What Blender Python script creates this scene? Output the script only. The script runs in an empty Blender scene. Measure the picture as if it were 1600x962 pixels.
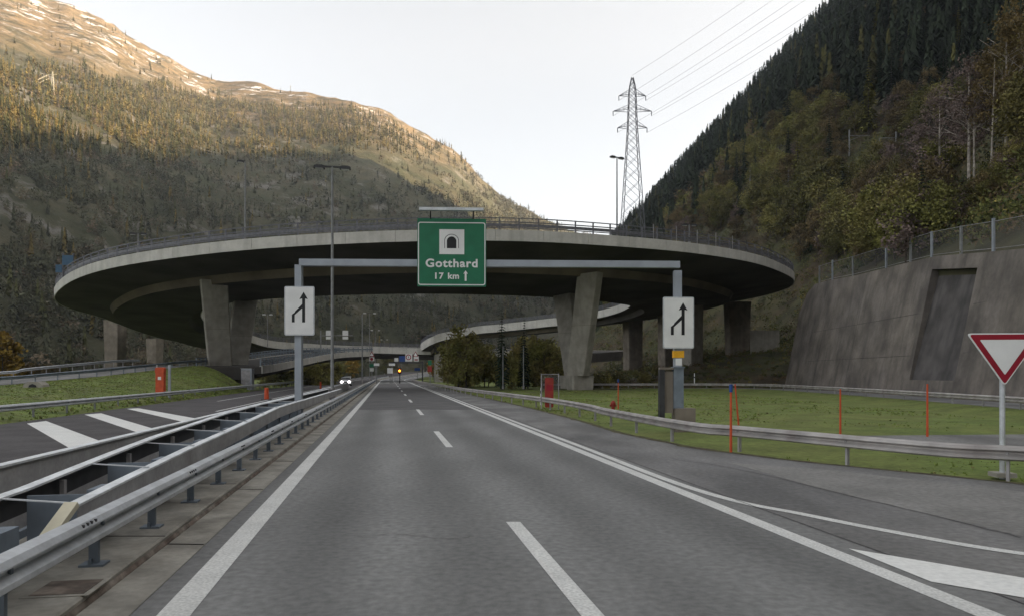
import bpy, bmesh, math, random
import numpy as np
from mathutils import Vector, Matrix, noise
random.seed(7); np.random.seed(7)
S = bpy.context.scene
COL = S.collection
PI = math.pi
R_ = math.radians
F, CX, HY, EYE = 1130.0, 800.0, 583.0, 2.3       # focal length / principal column / horizon row of the photograph, eye height

# ------------------------------------------------------------------ camera, sky, sun, exposure
cam = bpy.data.cameras.new('camera'); camo = bpy.data.objects.new('camera', cam); COL.objects.link(camo)
camo.location = (0, 0, EYE); camo.rotation_euler = (PI/2, 0, 0)
cam.sensor_width = 36; cam.lens = 36*F/1600; cam.shift_y = 102/1600
cam.clip_start = 0.1; cam.clip_end = 9000
S.camera = camo
SUN_AZ, SUN_EL = 96.0, 9.5
w = bpy.data.worlds.new('World'); S.world = w; w.use_nodes = True
nt = w.node_tree; nt.nodes.clear()
sky = nt.nodes.new('ShaderNodeTexSky'); sky.sky_type = 'NISHITA'; sky.sun_disc = False
sky.sun_elevation = R_(SUN_EL); sky.sun_rotation = R_(SUN_AZ)
sky.air_density = 1.0; sky.dust_density = 4.0; sky.ozone_density = 1.0; sky.altitude = 900
hs = nt.nodes.new('ShaderNodeHueSaturation'); hs.inputs['Saturation'].default_value = 0.2
bg = nt.nodes.new('ShaderNodeBackground'); bg.inputs[1].default_value = 0.134
wo = nt.nodes.new('ShaderNodeOutputWorld')
nt.links.new(sky.outputs[0], hs.inputs['Color']); nt.links.new(hs.outputs[0], bg.inputs[0]); nt.links.new(bg.outputs[0], wo.inputs[0])
SDIR = Vector((math.sin(R_(SUN_AZ))*math.cos(R_(SUN_EL)), math.cos(R_(SUN_AZ))*math.cos(R_(SUN_EL)), math.sin(R_(SUN_EL))))
sl = bpy.data.lights.new('sun', 'SUN'); sl.energy = 5.0; sl.angle = R_(0.5); sl.color = (1.0, 0.74, 0.46)
so = bpy.data.objects.new('sun', sl); COL.objects.link(so); so.rotation_euler = SDIR.to_track_quat('Z', 'Y').to_euler(); so.location = (200, 0, 700)
S.view_settings.view_transform = 'Standard'; S.view_settings.look = 'None'
S.view_settings.exposure = 1.86; S.view_settings.gamma = 1.0; S.view_settings.use_curve_mapping = False
HAZE = 0.00014
S.cycles.volume_bounces = 0
S.cycles.max_bounces = 5; S.cycles.diffuse_bounces = 3; S.cycles.transparent_max_bounces = 16

# ------------------------------------------------------------------ materials
def mat(name, col, rough=0.8, var=0.25, scale=4.0, metal=0.0, bump=0.0, bscale=40.0, emit=0.0, spec=0.3, objrand=0.0,
        streak=0.0, streak_col=None, fleck=0.0, attr=None, col2=None, stretch=(1, 1, 1), grain=0.0, gscale=14.0, tracks=0.0):
    m = bpy.data.materials.new(name); m.use_nodes = True; n = m.node_tree; N = n.nodes; L = n.links
    b = N['Principled BSDF']; b.inputs['Roughness'].default_value = rough; b.inputs['Metallic'].default_value = metal
    b.inputs['Specular IOR Level'].default_value = spec
    geo = N.new('ShaderNodeNewGeometry')
    mp = N.new('ShaderNodeMapping'); mp.inputs['Scale'].default_value = stretch; L.new(geo.outputs['Position'], mp.inputs['Vector'])
    src = mp.outputs['Vector']
    base = N.new('ShaderNodeRGB'); base.outputs[0].default_value = (*col, 1); cur = base.outputs[0]
    if attr:
        at = N.new('ShaderNodeAttribute'); at.attribute_name = attr; cur = at.outputs['Color']
    def mixc(a, bcol, fac, mode='MIX'):
        mx = N.new('ShaderNodeMix'); mx.data_type = 'RGBA'; mx.blend_type = mode
        L.new(a, mx.inputs[6])
        if isinstance(bcol, tuple): mx.inputs[7].default_value = (*bcol, 1)
        else: L.new(bcol, mx.inputs[7])
        if isinstance(fac, float): mx.inputs[0].default_value = fac
        else: L.new(fac, mx.inputs[0])
        return mx.outputs[2]
    def noi(sc, det=4, vec=None, lo=0.35, hi=0.65):
        t = N.new('ShaderNodeTexNoise'); t.inputs['Scale'].default_value = sc; t.inputs['Detail'].default_value = det
        L.new(vec or src, t.inputs['Vector'])
        r = N.new('ShaderNodeMapRange'); r.inputs[1].default_value = lo; r.inputs[2].default_value = hi
        L.new(t.outputs[0], r.inputs[0]); return r.outputs[0], t.outputs[0]
    if col2: cur = mixc(cur, tuple(col2), noi(scale*0.37, 5)[0])
    if var > 0:
        f, _ = noi(scale, 6)
        r = N.new('ShaderNodeMapRange'); r.inputs[3].default_value = 1-var; r.inputs[4].default_value = 1+var; L.new(f, r.inputs[0])
        cc = N.new('ShaderNodeCombineColor'); [L.new(r.outputs[0], cc.inputs[i]) for i in range(3)]
        cur = mixc(cur, cc.outputs[0], 1.0, 'MULTIPLY')
    if grain > 0:
        gm = N.new('ShaderNodeMapping'); L.new(geo.outputs['Position'], gm.inputs['Vector'])
        f, _ = noi(gscale, 5, gm.outputs['Vector'], .3, .7)
        r = N.new('ShaderNodeMapRange'); r.inputs[3].default_value = 1-grain; r.inputs[4].default_value = 1+grain; L.new(f, r.inputs[0])
        cc = N.new('ShaderNodeCombineColor'); [L.new(r.outputs[0], cc.inputs[i]) for i in range(3)]
        cur = mixc(cur, cc.outputs[0], 1.0, 'MULTIPLY')
    if tracks > 0:                    # wheel paths worn into the lanes, along the road
        sp3 = N.new('ShaderNodeSeparateXYZ'); L.new(geo.outputs['Position'], sp3.inputs[0])
        def mth(op, a, b=None):
            k = N.new('ShaderNodeMath'); k.operation = op
            for i, v in enumerate((a, b)):
                if v is None: continue
                if isinstance(v, (int, float)): k.inputs[i].default_value = v
                else: L.new(v, k.inputs[i])
            return k.outputs[0]
        tt = mth('ADD', sp3.outputs['X'], mth('MULTIPLY', sp3.outputs['Y'], .1726))
        cs = mth('COSINE', mth('MULTIPLY', mth('ADD', tt, .80), 2*PI/1.94))
        tm = N.new('ShaderNodeMapping'); tm.inputs['Scale'].default_value = (.35, .05, 1); L.new(geo.outputs['Position'], tm.inputs['Vector'])
        f, _ = noi(1.0, 4, tm.outputs['Vector'], .3, .7)
        val = mth('ADD', 1.0, mth('ADD', mth('MULTIPLY', mth('MULTIPLY', cs, -tracks), mth('ADD', f, .3)), mth('MULTIPLY', mth('SUBTRACT', f, .5), .10)))
        cc = N.new('ShaderNodeCombineColor'); [L.new(val, cc.inputs[i]) for i in range(3)]
        cur = mixc(cur, cc.outputs[0], 1.0, 'MULTIPLY')
    if objrand > 0:
        oi = N.new('ShaderNodeObjectInfo'); r = N.new('ShaderNodeMapRange'); r.inputs[3].default_value = 1-objrand; r.inputs[4].default_value = 1+objrand
        L.new(oi.outputs['Random'], r.inputs[0]); cc = N.new('ShaderNodeCombineColor'); [L.new(r.outputs[0], cc.inputs[i]) for i in range(3)]
        cur = mixc(cur, cc.outputs[0], 1.0, 'MULTIPLY')
    if streak > 0:
        sm = N.new('ShaderNodeMapping'); sm.inputs['Scale'].default_value = (1.1, 1.1, 0.06); L.new(geo.outputs['Position'], sm.inputs['Vector'])
        f, _ = noi(1.0, 6, sm.outputs['Vector'], 0.48, 0.72)
        k = N.new('ShaderNodeMath'); k.operation = 'MULTIPLY'; k.inputs[1].default_value = streak; L.new(f, k.inputs[0])
        cur = mixc(cur, tuple(streak_col or (0.06, 0.055, 0.05)), k.outputs[0])
    if fleck > 0:
        f, _ = noi(bscale, 2, None, 0.62, 0.75)
        k = N.new('ShaderNodeMath'); k.operation = 'MULTIPLY'; k.inputs[1].default_value = fleck; L.new(f, k.inputs[0])
        cur = mixc(cur, (0.35, 0.34, 0.33), k.outputs[0])
    L.new(cur, b.inputs['Base Color'])
    if bump > 0:
        _, t = noi(bscale, 3); bp = N.new('ShaderNodeBump'); bp.inputs['Strength'].default_value = bump; bp.inputs['Distance'].default_value = 0.012
        L.new(t, bp.inputs['Height']); L.new(bp.outputs[0], b.inputs['Normal'])
    if emit > 0:
        b.inputs['Emission Color'].default_value = (*col, 1); b.inputs['Emission Strength'].default_value = emit
    return m
M = dict(
 asphalt=mat('asphalt', (.185, .185, .179), tracks=.17, rough=.85, grain=.20, gscale=9.0, var=.16, scale=.35, bump=.35, bscale=60, fleck=.25, col2=(.158, .158, .155), stretch=(1, .35, 1)),
 asphalt_side=mat('asphalt_side', (.148, .146, .145), rough=.85, grain=.20, gscale=9.0, var=.28, scale=.5, bump=.35, bscale=60, fleck=.2, col2=(.19, .186, .178), stretch=(1, .5, 1)),
 asphalt_dark=mat('asphalt_dark', (.078, .072, .073), rough=.88, grain=.20, gscale=9.0, var=.2, scale=.6, bump=.3, bscale=60, fleck=.1),
 asphalt_patch=mat('asphalt_patch', (.112, .109, .108), rough=.88, grain=.20, gscale=9.0, var=.15, scale=.6, bump=.3, bscale=60, fleck=.1),
 asphalt_pale=mat('asphalt_pale', (.205, .20, .19), rough=.85, var=.15, scale=.6, grain=.2, gscale=9, bump=.3, bscale=60),
 paint=mat('road_paint', (.60, .60, .575), rough=.7, var=.07, scale=1.5, grain=.22, gscale=30, bump=.2, bscale=50),
 paint_bright=mat('road_paint_bright', (.74, .74, .71), rough=.7, var=.05, scale=1, grain=.10, gscale=12),
 concrete=mat('concrete', (.30, .280, .245), .9, .16, .8, bump=.15, bscale=18, streak=.35, streak_col=(.13, .12, .10)),
 concrete_fascia=mat('concrete_fascia', (.47, .455, .42), .9, .10, .5, bump=.1, bscale=18, streak=.38, streak_col=(.24, .225, .20), grain=.06, gscale=3),
 concrete_soffit=mat('concrete_soffit', (.062, .056, .050), .9, .35, .15, streak=.2),  # soffit concrete, colour darkened to hold the shade beneath the decks
 concrete_wall=mat('concrete_wall', (.172, .150, .130), .92, .30, .35, bump=.15, bscale=8, streak=.5, streak_col=(.055, .050, .047), col2=(.135, .119, .108), grain=.1, gscale=3),
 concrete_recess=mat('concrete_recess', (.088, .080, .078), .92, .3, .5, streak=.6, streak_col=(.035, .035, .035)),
 gutter=mat('gutter_concrete', (.30, .285, .25), .92, .22, 1.6, bump=.25, bscale=30, col2=(.22, .205, .175), grain=.12, gscale=10, fleck=.1),
 joint=mat('dark_joint', (.035, .03, .028), .95, .2, 3),
 rust=mat('rusty_kerb', (.20, .175, .148), .95, .35, 4, bump=.3, col2=(.13, .098, .08), grain=.2, gscale=12),
 galv=mat('galvanised_steel', (.50, .52, .54), rough=.5, var=.12, scale=2.5, metal=.3, spec=.4, grain=.08, streak=.15, streak_col=(.26, .24, .22)),
 rail_top=mat('pale_rail_top', (.72, .74, .75), rough=.55, var=.14, scale=2.0, metal=.15, spec=.4, grain=.1),
 plate=mat('grey_barrier_plate', (.36, .355, .355), rough=.7, var=.15, scale=1.5, grain=.1, streak=.25, streak_col=(.2, .17, .15)),
 concrete_brown=mat('brown_concrete', (.185, .158, .13), .9, .2, .8, streak=.35, streak_col=(.08, .065, .05)),
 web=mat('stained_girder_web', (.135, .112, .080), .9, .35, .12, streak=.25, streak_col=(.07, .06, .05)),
 lamp_grey=mat('pale_lamp_housing', (.45, .45, .44), .5, .05, 3),
 galv_dull=mat('dull_galvanised_steel', (.30, .29, .29), .65, .2, 2.0, metal=.25, streak=.25, streak_col=(.14, .11, .10)),
 rail_stain=mat('stained_rail_steel', (.36, .34, .325), .62, .22, 1.4, metal=.3, streak=.4, streak_col=(.17, .12, .11)),
 blue_steel=mat('blue_grey_steel', (.17, .20, .235), .6, .18, 2.0, metal=.2),
 gantry=mat('gantry_steel', (.29, .315, .35), .5, .10, 1.5, metal=.3),
 dark_steel=mat('dark_steel', (.045, .045, .048), .6, .2, 3, metal=.2),
 rail_dark=mat('grey_railing_steel', (.13, .13, .145), .6, .2, 3, metal=.2),
 pole=mat('pole_steel', (.21, .215, .215), .6, .15, 2, metal=.3),
 cream=mat('cream_painted_steel', (.52, .48, .36), .6, .15, 3),
 green=mat('green_sign_face', (.010, .140, .068), .45, .08, 2),
 white=mat('white_sign_face', (.72, .72, .71), .5, .05, 2),
 black=mat('black_paint', (.012, .012, .014), .5, .1, 3),
 red=mat('red_paint', (.26, .008, .022), .5, .1, 3),
 orange=mat('orange_paint', (.50, .075, .025), .55, .12, 3),
 red_box=mat('faded_red_box', (.27, .032, .022), .6, .15, 3),
 yellow=mat('yellow_paint', (.75, .38, .02), .55, .1, 3),
 blue=mat('blue_paint', (.02, .06, .22), .55, .1, 3),
 blue_teal=mat('dull_blue_panel', (.035, .085, .15), .55, .1, 3),
 grass=mat('grass_ground', (.118, .160, .036), .95, .20, .5, bump=.4, bscale=9, col2=(.150, .168, .046), grain=.25, gscale=6),
 bank=mat('bank_grass_ground', (.110, .155, .030), .95, .3, .5, bump=.5, bscale=9, col2=(.13, .145, .04), grain=.25, gscale=5),
 blade=mat('grass_blade', (.07, .098, .024), .9, .35, 1.0, attr='tint'),
 earth=mat('earth_ground', (.060, .062, .028), .95, .4, .25, bump=.6, bscale=3, col2=(.060, .044, .026)),
 dirt=mat('verge_dirt', (.085, .068, .045), .95, .35, 3, bump=.5, bscale=20, col2=(.095, .095, .04), grain=.3, gscale=8),
 trunk=mat('bark', (.06, .048, .038), .95, .3, 3, bump=.5, bscale=10),
 birch=mat('birch_bark', (.36, .32, .28), .9, .35, 2.5),
 spruce=mat('spruce_needles', (.020, .036, .016), .9, .4, .9, objrand=.35),
 larch=mat('larch_needles', (.175, .165, .032), .9, .35, .9, objrand=.2),
 leaf_green=mat('olive_leaves', (.140, .140, .038), .85, .45, .5, objrand=.4, col2=(.175, .150, .05)),
 leaf_brown=mat('russet_leaves', (.135, .100, .046), .9, .4, .8, objrand=.25),
 leaf_twig=mat('bare_twigs', (.165, .122, .108), .9, .35, .8, objrand=.2),
 leaf_gold=mat('golden_leaves', (.26, .17, .03), .85, .35, .8),
 forest=mat('far_forest', (.05, .05, .02), .95, .25, .05, attr='tint'),
 car_paint=mat('silver_car_paint', (.55, .55, .56), .35, .03, 2, metal=.1),
 glass=mat('dark_glass', (.02, .022, .025), .1, 0, spec=.5),
 tyre=mat('tyre_rubber', (.015, .015, .015), .9, .1, 5),
 head=mat('lit_headlamp', (1, .95, .92), .3, 0, emit=9.0),
 amber=mat('lit_amber_lamp', (1, .22, .02), .3, 0, emit=1.8),
 lampglass=mat('lamp_glass', (.6, .6, .58), .3, 0),
 board=mat('white_board', (.62, .62, .60), .6, .1, 3),
)
# wire mesh: a real see-through weave (transparent between the wires)
def mesh_mat():
    m = bpy.data.materials.new('wire_mesh'); m.use_nodes = True; n = m.node_tree; N = n.nodes; L = n.links
    b = N['Principled BSDF']; b.inputs['Base Color'].default_value = (.16, .16, .165, 1); b.inputs['Roughness'].default_value = .6
    b.inputs['Alpha'].default_value = .17
    return m
M['mesh'] = mesh_mat()
def mountain_mat():
    m = bpy.data.materials.new('mountain_slope'); m.use_nodes = True; n = m.node_tree; N = n.nodes; L = n.links
    b = N['Principled BSDF']; b.inputs['Roughness'].default_value = .95; b.inputs['Specular IOR Level'].default_value = .1
    geo = N.new('ShaderNodeNewGeometry'); sep = N.new('ShaderNodeSeparateXYZ'); L.new(geo.outputs['Position'], sep.inputs[0])
    def noi(sc, det, stretch=(1, 1, 1), rot=(0, 0, 0), rough=.6):
        mp = N.new('ShaderNodeMapping'); mp.inputs['Scale'].default_value = stretch; mp.inputs['Rotation'].default_value = rot; L.new(geo.outputs['Position'], mp.inputs[0])
        t = N.new('ShaderNodeTexNoise'); t.inputs['Scale'].default_value = sc; t.inputs['Detail'].default_value = det; t.inputs['Roughness'].default_value = rough
        L.new(mp.outputs[0], t.inputs['Vector']); return t.outputs[0]
    def rng(v, a, bb, c=0., d=1.):
        r = N.new('ShaderNodeMapRange'); r.inputs[1].default_value = a; r.inputs[2].default_value = bb; r.inputs[3].default_value = c; r.inputs[4].default_value = d; L.new(v, r.inputs[0]); return r.outputs[0]
    def mix(a, bcol, f):
        mx = N.new('ShaderNodeMix'); mx.data_type = 'RGBA'
        for i, v in ((6, a), (7, bcol)):
            if isinstance(v, tuple): mx.inputs[i].default_value = (*v, 1)
            else: L.new(v, mx.inputs[i])
        L.new(f, mx.inputs[0]); return mx.outputs[2]
    def mul(a, c):
        k = N.new('ShaderNodeMath'); k.operation = 'MULTIPLY'; L.new(a, k.inputs[0]); L.new(c, k.inputs[1]); return k.outputs[0]
    c = mix((.15, .112, .06), (.26, .185, .10), rng(noi(.025, 9, rough=.7), .38, .62))           # dry grass
    c = mix(c, (.075, .066, .034), rng(noi(.022, 9, (.7, 1.3, 2.2), (.4, 0, .5), .72), .50, .57))               # shrubs
    c = mix(c, (.30, .26, .215), rng(noi(.035, 10, (.8, 1.2, 1.2), (.5, 0, .5), .78), .55, .60))     # rock
    low = mix((.066, .070, .040), (.105, .095, .060), rng(noi(.02, 9, rough=.7), .42, .60))  # olive forest floor, its colour also darkened for the valley shade
    low = mix(low, (.19, .18, .16), rng(noi(.02, 9, (1, 1, .35), rough=.7), .56, .64))
    zn = noi(.004, 6); zz = N.new('ShaderNodeMath'); zz.operation = 'MULTIPLY_ADD'; L.new(zn, zz.inputs[0]); zz.inputs[1].default_value = 320; L.new(sep.outputs['Z'], zz.inputs[2])
    c = mix(low, c, rng(zz.outputs[0], 520, 640))
    snow = mul(rng(noi(.016, 9, (.8, 1.6, 3.0), (0.5, 0, .6), .72), .568, .596), rng(sep.outputs['Z'], 450, 620))
    c = mix(c, (.78, .78, .80), snow)
    L.new(c, b.inputs['Base Color'])
    bp = N.new('ShaderNodeBump'); bp.inputs['Strength'].default_value = 1.0; bp.inputs['Distance'].default_value = 12
    L.new(noi(.03, 10, rough=.7), bp.inputs['Height']); L.new(bp.outputs[0], b.inputs['Normal'])
    return m
M['mountain'] = mountain_mat()

# ------------------------------------------------------------------ helpers
class MB:
    def __init__(s): s.v = []; s.f = []
    def add(s, vs, fs):
        o = len(s.v); s.v += [tuple(p) for p in vs]; s.f += [tuple(i+o for i in f) for f in fs]; return s
    def box(s, c, size, rz=0.0):
        x, y, z = (k/2 for k in size); ca, sa = math.cos(rz), math.sin(rz); vs = []
        for dz in (-z, z):
            for dx, dy in ((-x, -y), (x, -y), (x, y), (-x, y)):
                vs.append((c[0]+dx*ca-dy*sa, c[1]+dx*sa+dy*ca, c[2]+dz))
        return s.add(vs, [(3, 2, 1, 0), (4, 5, 6, 7), (0, 1, 5, 4), (1, 2, 6, 5), (2, 3, 7, 6), (3, 0, 4, 7)])
    def bar(s, a, b, wd, h=None, up=(0, 0, 1)):
        a, b = Vector(a), Vector(b); h = h or wd; d = (b-a).normalized(); u = Vector(up)
        if abs(d.dot(u)) > .98: u = Vector((0, 1, 0))
        r = d.cross(u).normalized()*wd/2; u2 = r.cross(d).normalized()*h/2
        vs = [a-r-u2, a+r-u2, a+r+u2, a-r+u2, b-r-u2, b+r-u2, b+r+u2, b-r+u2]
        return s.add(vs, [(3, 2, 1, 0), (4, 5, 6, 7), (0, 1, 5, 4), (1, 2, 6, 5), (2, 3, 7, 6), (3, 0, 4, 7)])
    def tube(s, a, b, r0, r1=None, n=8, cap=True):
        a, b = Vector(a), Vector(b); r1 = r0 if r1 is None else r1; d = (b-a).normalized()
        u = Vector((0, 0, 1)) if abs(d.z) < .95 else Vector((1, 0, 0)); p = d.cross(u).normalized(); q = d.cross(p)
        vs = [a+(p*math.cos(2*PI*i/n)+q*math.sin(2*PI*i/n))*r0 for i in range(n)]+[b+(p*math.cos(2*PI*i/n)+q*math.sin(2*PI*i/n))*r1 for i in range(n)]
        fs = [(i, (i+1) % n, n+(i+1) % n, n+i) for i in range(n)]
        if cap: fs += [tuple(range(n-1, -1, -1)), tuple(range(n, 2*n))]
        return s.add(vs, fs)
    def prism(s, pts, y0, y1):            # 2-D outline (x, z) given depth along y
        n = len(pts); vs = [(x, y0, z) for x, z in pts]+[(x, y1, z) for x, z in pts]
        return s.add(vs, [tuple(range(n)), tuple(range(2*n-1, n-1, -1))]+[(i, n+i, n+(i+1) % n, (i+1) % n) for i in range(n)])
    def loft(s, rows, closed=False, caps=False):   # rows of equal length
        n = len(rows[0]); vs = [p for r in rows for p in r]; fs = []
        for i in range(len(rows)-1):
            for j in range(n if closed else n-1):
                k = (j+1) % n; fs.append((i*n+j, i*n+k, (i+1)*n+k, (i+1)*n+j))
        if caps: fs += [tuple(range(n-1, -1, -1)), tuple(range((len(rows)-1)*n, len(rows)*n))]
        return s.add(vs, fs)
    def build(s, name, m, parent=None, local=False, smooth=False):
        me = bpy.data.meshes.new(name); v = s.v
        if parent is not None and not local:
            mi = world_of(parent).inverted(); v = [mi @ Vector(p) for p in v]
        me.from_pydata(v, [], s.f)
        me.materials.append(M[m] if isinstance(m, str) else m)
        if smooth: me.polygons.foreach_set('use_smooth', [True]*len(me.polygons))
        me.update(); o = bpy.data.objects.new(name, me); COL.objects.link(o)
        if parent is not None: o.parent = parent
        return o
def world_of(o):
    m = Matrix.LocRotScale(o.location, o.rotation_euler, o.scale)
    return world_of(o.parent) @ m if o.parent else m
def tag(o, label, cat, group=None):
    o['label'] = label; o['category'] = cat
    if group: o['group'] = group
    return o
def thing(name, label, cat, loc=(0, 0, 0), rz=0.0, group=None):
    o = bpy.data.objects.new(name, None); COL.objects.link(o); o.location = loc; o.rotation_euler = (0, 0, rz); o.empty_display_size = .2
    return tag(o, label, cat, group)
def struct(o, kind='structure'): o['kind'] = kind; return o
def copy_tree(o, parent=None):
    c = o.copy(); COL.objects.link(c)
    if parent is not None: c.parent = parent
    for ch in [k for k in o.children]: copy_tree(ch, c)
    return c
def P(px, py, d): return Vector(((px-CX)/F*d, d, EYE+(HY-py)/F*d))
def G(px, py, z=0.0):
    d = (EYE-z)*F/(py-HY); return Vector(((px-CX)/F*d, d, z))
def bend(y): return max(0, y-240)**2/(2*330)
def zroad(y): return max(0, y-240)**2*.00018
def R(t, y, z=0.0): return Vector((t-.1726*y+bend(y), y, z+zroad(y)))
RZ = math.atan(.1726)            # heading of the road, counter-clockwise from +Y
def resample(pts, step):
    pts = [Vector(p) for p in pts]; out = [pts[0]]; acc = 0.0
    for a, b in zip(pts, pts[1:]):
        L = (b-a).length; pos = step-acc
        while pos <= L: out.append(a.lerp(b, pos/L)); pos += step
        acc = (acc+L) % step
    return out
def smooth_path(pts, n=8):        # Catmull-Rom
    pts = [Vector(p) for p in pts]; q = [2*pts[0]-pts[1]]+pts+[2*pts[-1]-pts[-2]]; out = []
    for i in range(1, len(q)-2):
        for k in range(n):
            t = k/n; a, b, c, d = q[i-1], q[i], q[i+1], q[i+2]
            out.append(.5*((2*b)+(c-a)*t+(2*a-5*b+4*c-d)*t*t+(3*b-a-3*c+d)*t**3))
    out.append(pts[-1]); return out
def normals2d(pts):               # left-hand normals
    out = []
    for i in range(len(pts)):
        a = pts[max(0, i-1)]; b = pts[min(len(pts)-1, i+1)]; d = Vector((b.x-a.x, b.y-a.y, 0)).normalized(); out.append(Vector((-d.y, d.x, 0)))
    return out
def sweep(mb, pts, prof, caps=True):   # prof: closed list of (lateral along left normal, dz)
    nn = normals2d(pts)
    return mb.loft([[p+n*a+Vector((0, 0, b)) for a, b in prof] for p, n in zip(pts, nn)], closed=True, caps=caps)
def fbm(x, y, z=0.0, oct=5, H=.9): return noise.fractal(Vector((x, y, z)), H, 2.1, oct)
def lerp(x, xs, ys): return float(np.interp(x, xs, ys))

# ------------------------------------------------------------------ terrain
SKX = [-900, -300, 0, 50, 82, 112, 161, 232, 292, 337, 390, 450, 552, 608, 657, 710, 740, 777, 844, 874, 1000, 1150, 1400]
SKY = [-130, -95, -35, -14, 0, 7, 30, 75, 109, 127, 131, 139, 155, 172, 204, 234, 262, 300, 337, 352, 400, 430, 470]
def mtn(px, y):
    E = (HY-lerp(px, SKX, SKY)); Dr = lerp(px, [-900, 0, 350, 550, 874, 1400], [1250, 1500, 1650, 1500, 1650, 1700])
    Db = lerp(px, [-900, 0, 300, 600, 874, 1400], [150, 215, 300, 450, 560, 700])
    u = (y-Db)/(Dr-Db); zr = E/F*Dr+EYE
    if u <= 0: return -3+u*4
    if u <= 1: return zr*u**1.12
    return zr*(1-(u-1)*1.3)
def mtn_z(px, y):
    x = (px-CX)/F*y; z = mtn(px, y)
    k = min(1, max(0, z/60)); r = abs(fbm(px*.012+3, z*.0035, 0, 6))
    return z+k*(fbm(x*.0035, y*.0035, 1.7, 6)*9-r*7+fbm(x*.02, y*.02, 5, 5, .6)*4.5+3)
rows = []
pxs = np.linspace(-900, 1400, 240); us = np.concatenate([np.linspace(-.06, 1, 130), np.linspace(1.02, 1.5, 10)])
for u in us:
    row = []
    for px in pxs:
        Dr = lerp(px, [-900, 0, 350, 550, 874, 1400], [1250, 1500, 1650, 1500, 1650, 1700]); Db = lerp(px, [-900, 0, 300, 600, 874, 1400], [150, 215, 300, 450, 560, 700])
        y = Db+u*(Dr-Db); row.append(Vector(((px-CX)/F*y, y, mtn_z(px, y))))
    rows.append(row)
struct(MB().loft(rows).build('mountain', 'mountain', smooth=True))

# right hillside; its ridge casts the valley's shadow on the mountain
X0Y = [-400, 0, 50, 108.9, 109.1, 118, 135, 160, 200, 250, 350, 600, 1000, 1700]
X0X = [26, 26, 27, 31, 47, 46, 52, 62, 56, 36, 14, -6, -24, -60]
def x0(y): return lerp(y, X0Y, X0X)
TEL = math.tan(R_(SUN_EL))
by, bz = [], []
for px, py in [(0, 212), (139, 221), (232, 232), (322, 236), (394, 240), (450, 236), (525, 242), (595, 264), (650, 280), (700, 308), (740, 340), (800, 385), (874, 430)]:
    e = (HY-py)/F; ys = np.linspace(200, 1640, 1400)
    k = next((q for q in ys if mtn(px, q)-EYE > e*q), 1500); x = (px-CX)/F*k; z = mtn(px, k)
    xr = 200.0
    for _ in range(20):
        yy = k+(xr-x)*SDIR.y/SDIR.x; xr = (z-TEL*x/SDIR.x*1.0+1.10*x0(yy)*1.0)/(1.10-TEL) if False else x0(yy)+(z+(xr-x)*TEL)/1.10
    by.append(yy); bz.append(1.10*(xr-x0(yy))-8)
o_ = np.argsort(by); by = [by[i] for i in o_]; bz = [bz[i] for i in o_]
by += [by[-1]+250]; bz += [60]
def zridge(y): return lerp(y, by, bz)
WB = [(10, 33.0, 10.6), (25, 33.4, 10.8), (50, 35.4, 11.3), (54, 35.8, 11.6), (60, 36.35, 12.3), (68, 37.1, 13.3), (74, 37.7, 13.6), (88, 39.0, 14.2), (100, 40.1, 15.0), (104, 40.5, 15.1), (107, 40.8, 14.2), (109, 41.0, 11.5)]   # y, x of wall foot, top z
BAT = .205
def hill_hit(px, py):
    for d in np.arange(80, 900, 1.0):
        x = (px-CX)/F*d
        if x > 20 and hill(x, d) >= EYE+(HY-py)/F*d: return float(d)
    return 300.0
def wall_xf(y): return lerp(y, [a for a, _, _ in WB], [b for _, b, _ in WB])
def wall_zt(y): return lerp(y, [a for a, _, _ in WB], [c for _, _, c in WB])
def hill(x, y):                   # terrain height on the right bank
    if y < 109:
        xs, zs = wall_xf(max(y, 10))+BAT*wall_zt(max(y, 10))+.5, wall_zt(max(y, 10))-.25
        z = zs+max(0, x-xs)*.75 if x < xs+8 else zs+6+(x-xs-8)*1.10
    else:
        b = x0(y); ap = max(0, (x-16)*.19) if y < 260 else 0
        ap *= min(1, (y-109)/25)
        z = max(ap, 1.10*(x-b)) if x > b else ap
        z = ap+max(0, 1.10*(x-b)-ap) if x > b else ap
    zr = zridge(y)
    if z > zr: z = zr-(z-zr)*.15
    return z+(fbm(x*.01, y*.01, 3, 5)*5+fbm(x*.06, y*.06, 8, 3)*.8)*min(1, max(0, z-12)/40)
rows = []
ys = np.concatenate([np.arange(-400, 10, 40), np.arange(10, 107, 4), np.array([107.5, 108.9, 109.1, 110, 111.5, 113, 115, 118]), np.arange(122, 300, 7), np.arange(300, 1000, 20), np.arange(1000, 1800, 40)])
for y in ys:
    wallz = y < 109; yy = max(10, y); split = wall_xf(yy)+BAT*wall_zt(yy)+.4 if wallz else 42.0
    lo_ = 4 if y < 240 else min(4, x0(y)-6); row = [Vector((lo_, y, -3))]
    for q in np.linspace(0, 1, 16)[:-1]:
        x = lo_+(split-lo_)*q; row.append(Vector((x, y, -3 if wallz else hill(x, y)-(1.2 if q == 0 else 0))))
    if wallz: row.append(Vector((split-.01, y, -3)))
    else: row.append(Vector((split-.01, y, hill(split-.01, y))))
    for q in np.linspace(0, 1, 62):
        x = split+860*q**2.2; row.append(Vector((x, y, hill(x, y))))
    rows.append(row+[Vector((row[-1].x+60, y, -20))])
struct(MB().loft(rows).build('hillside', 'earth', smooth=True))

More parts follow.
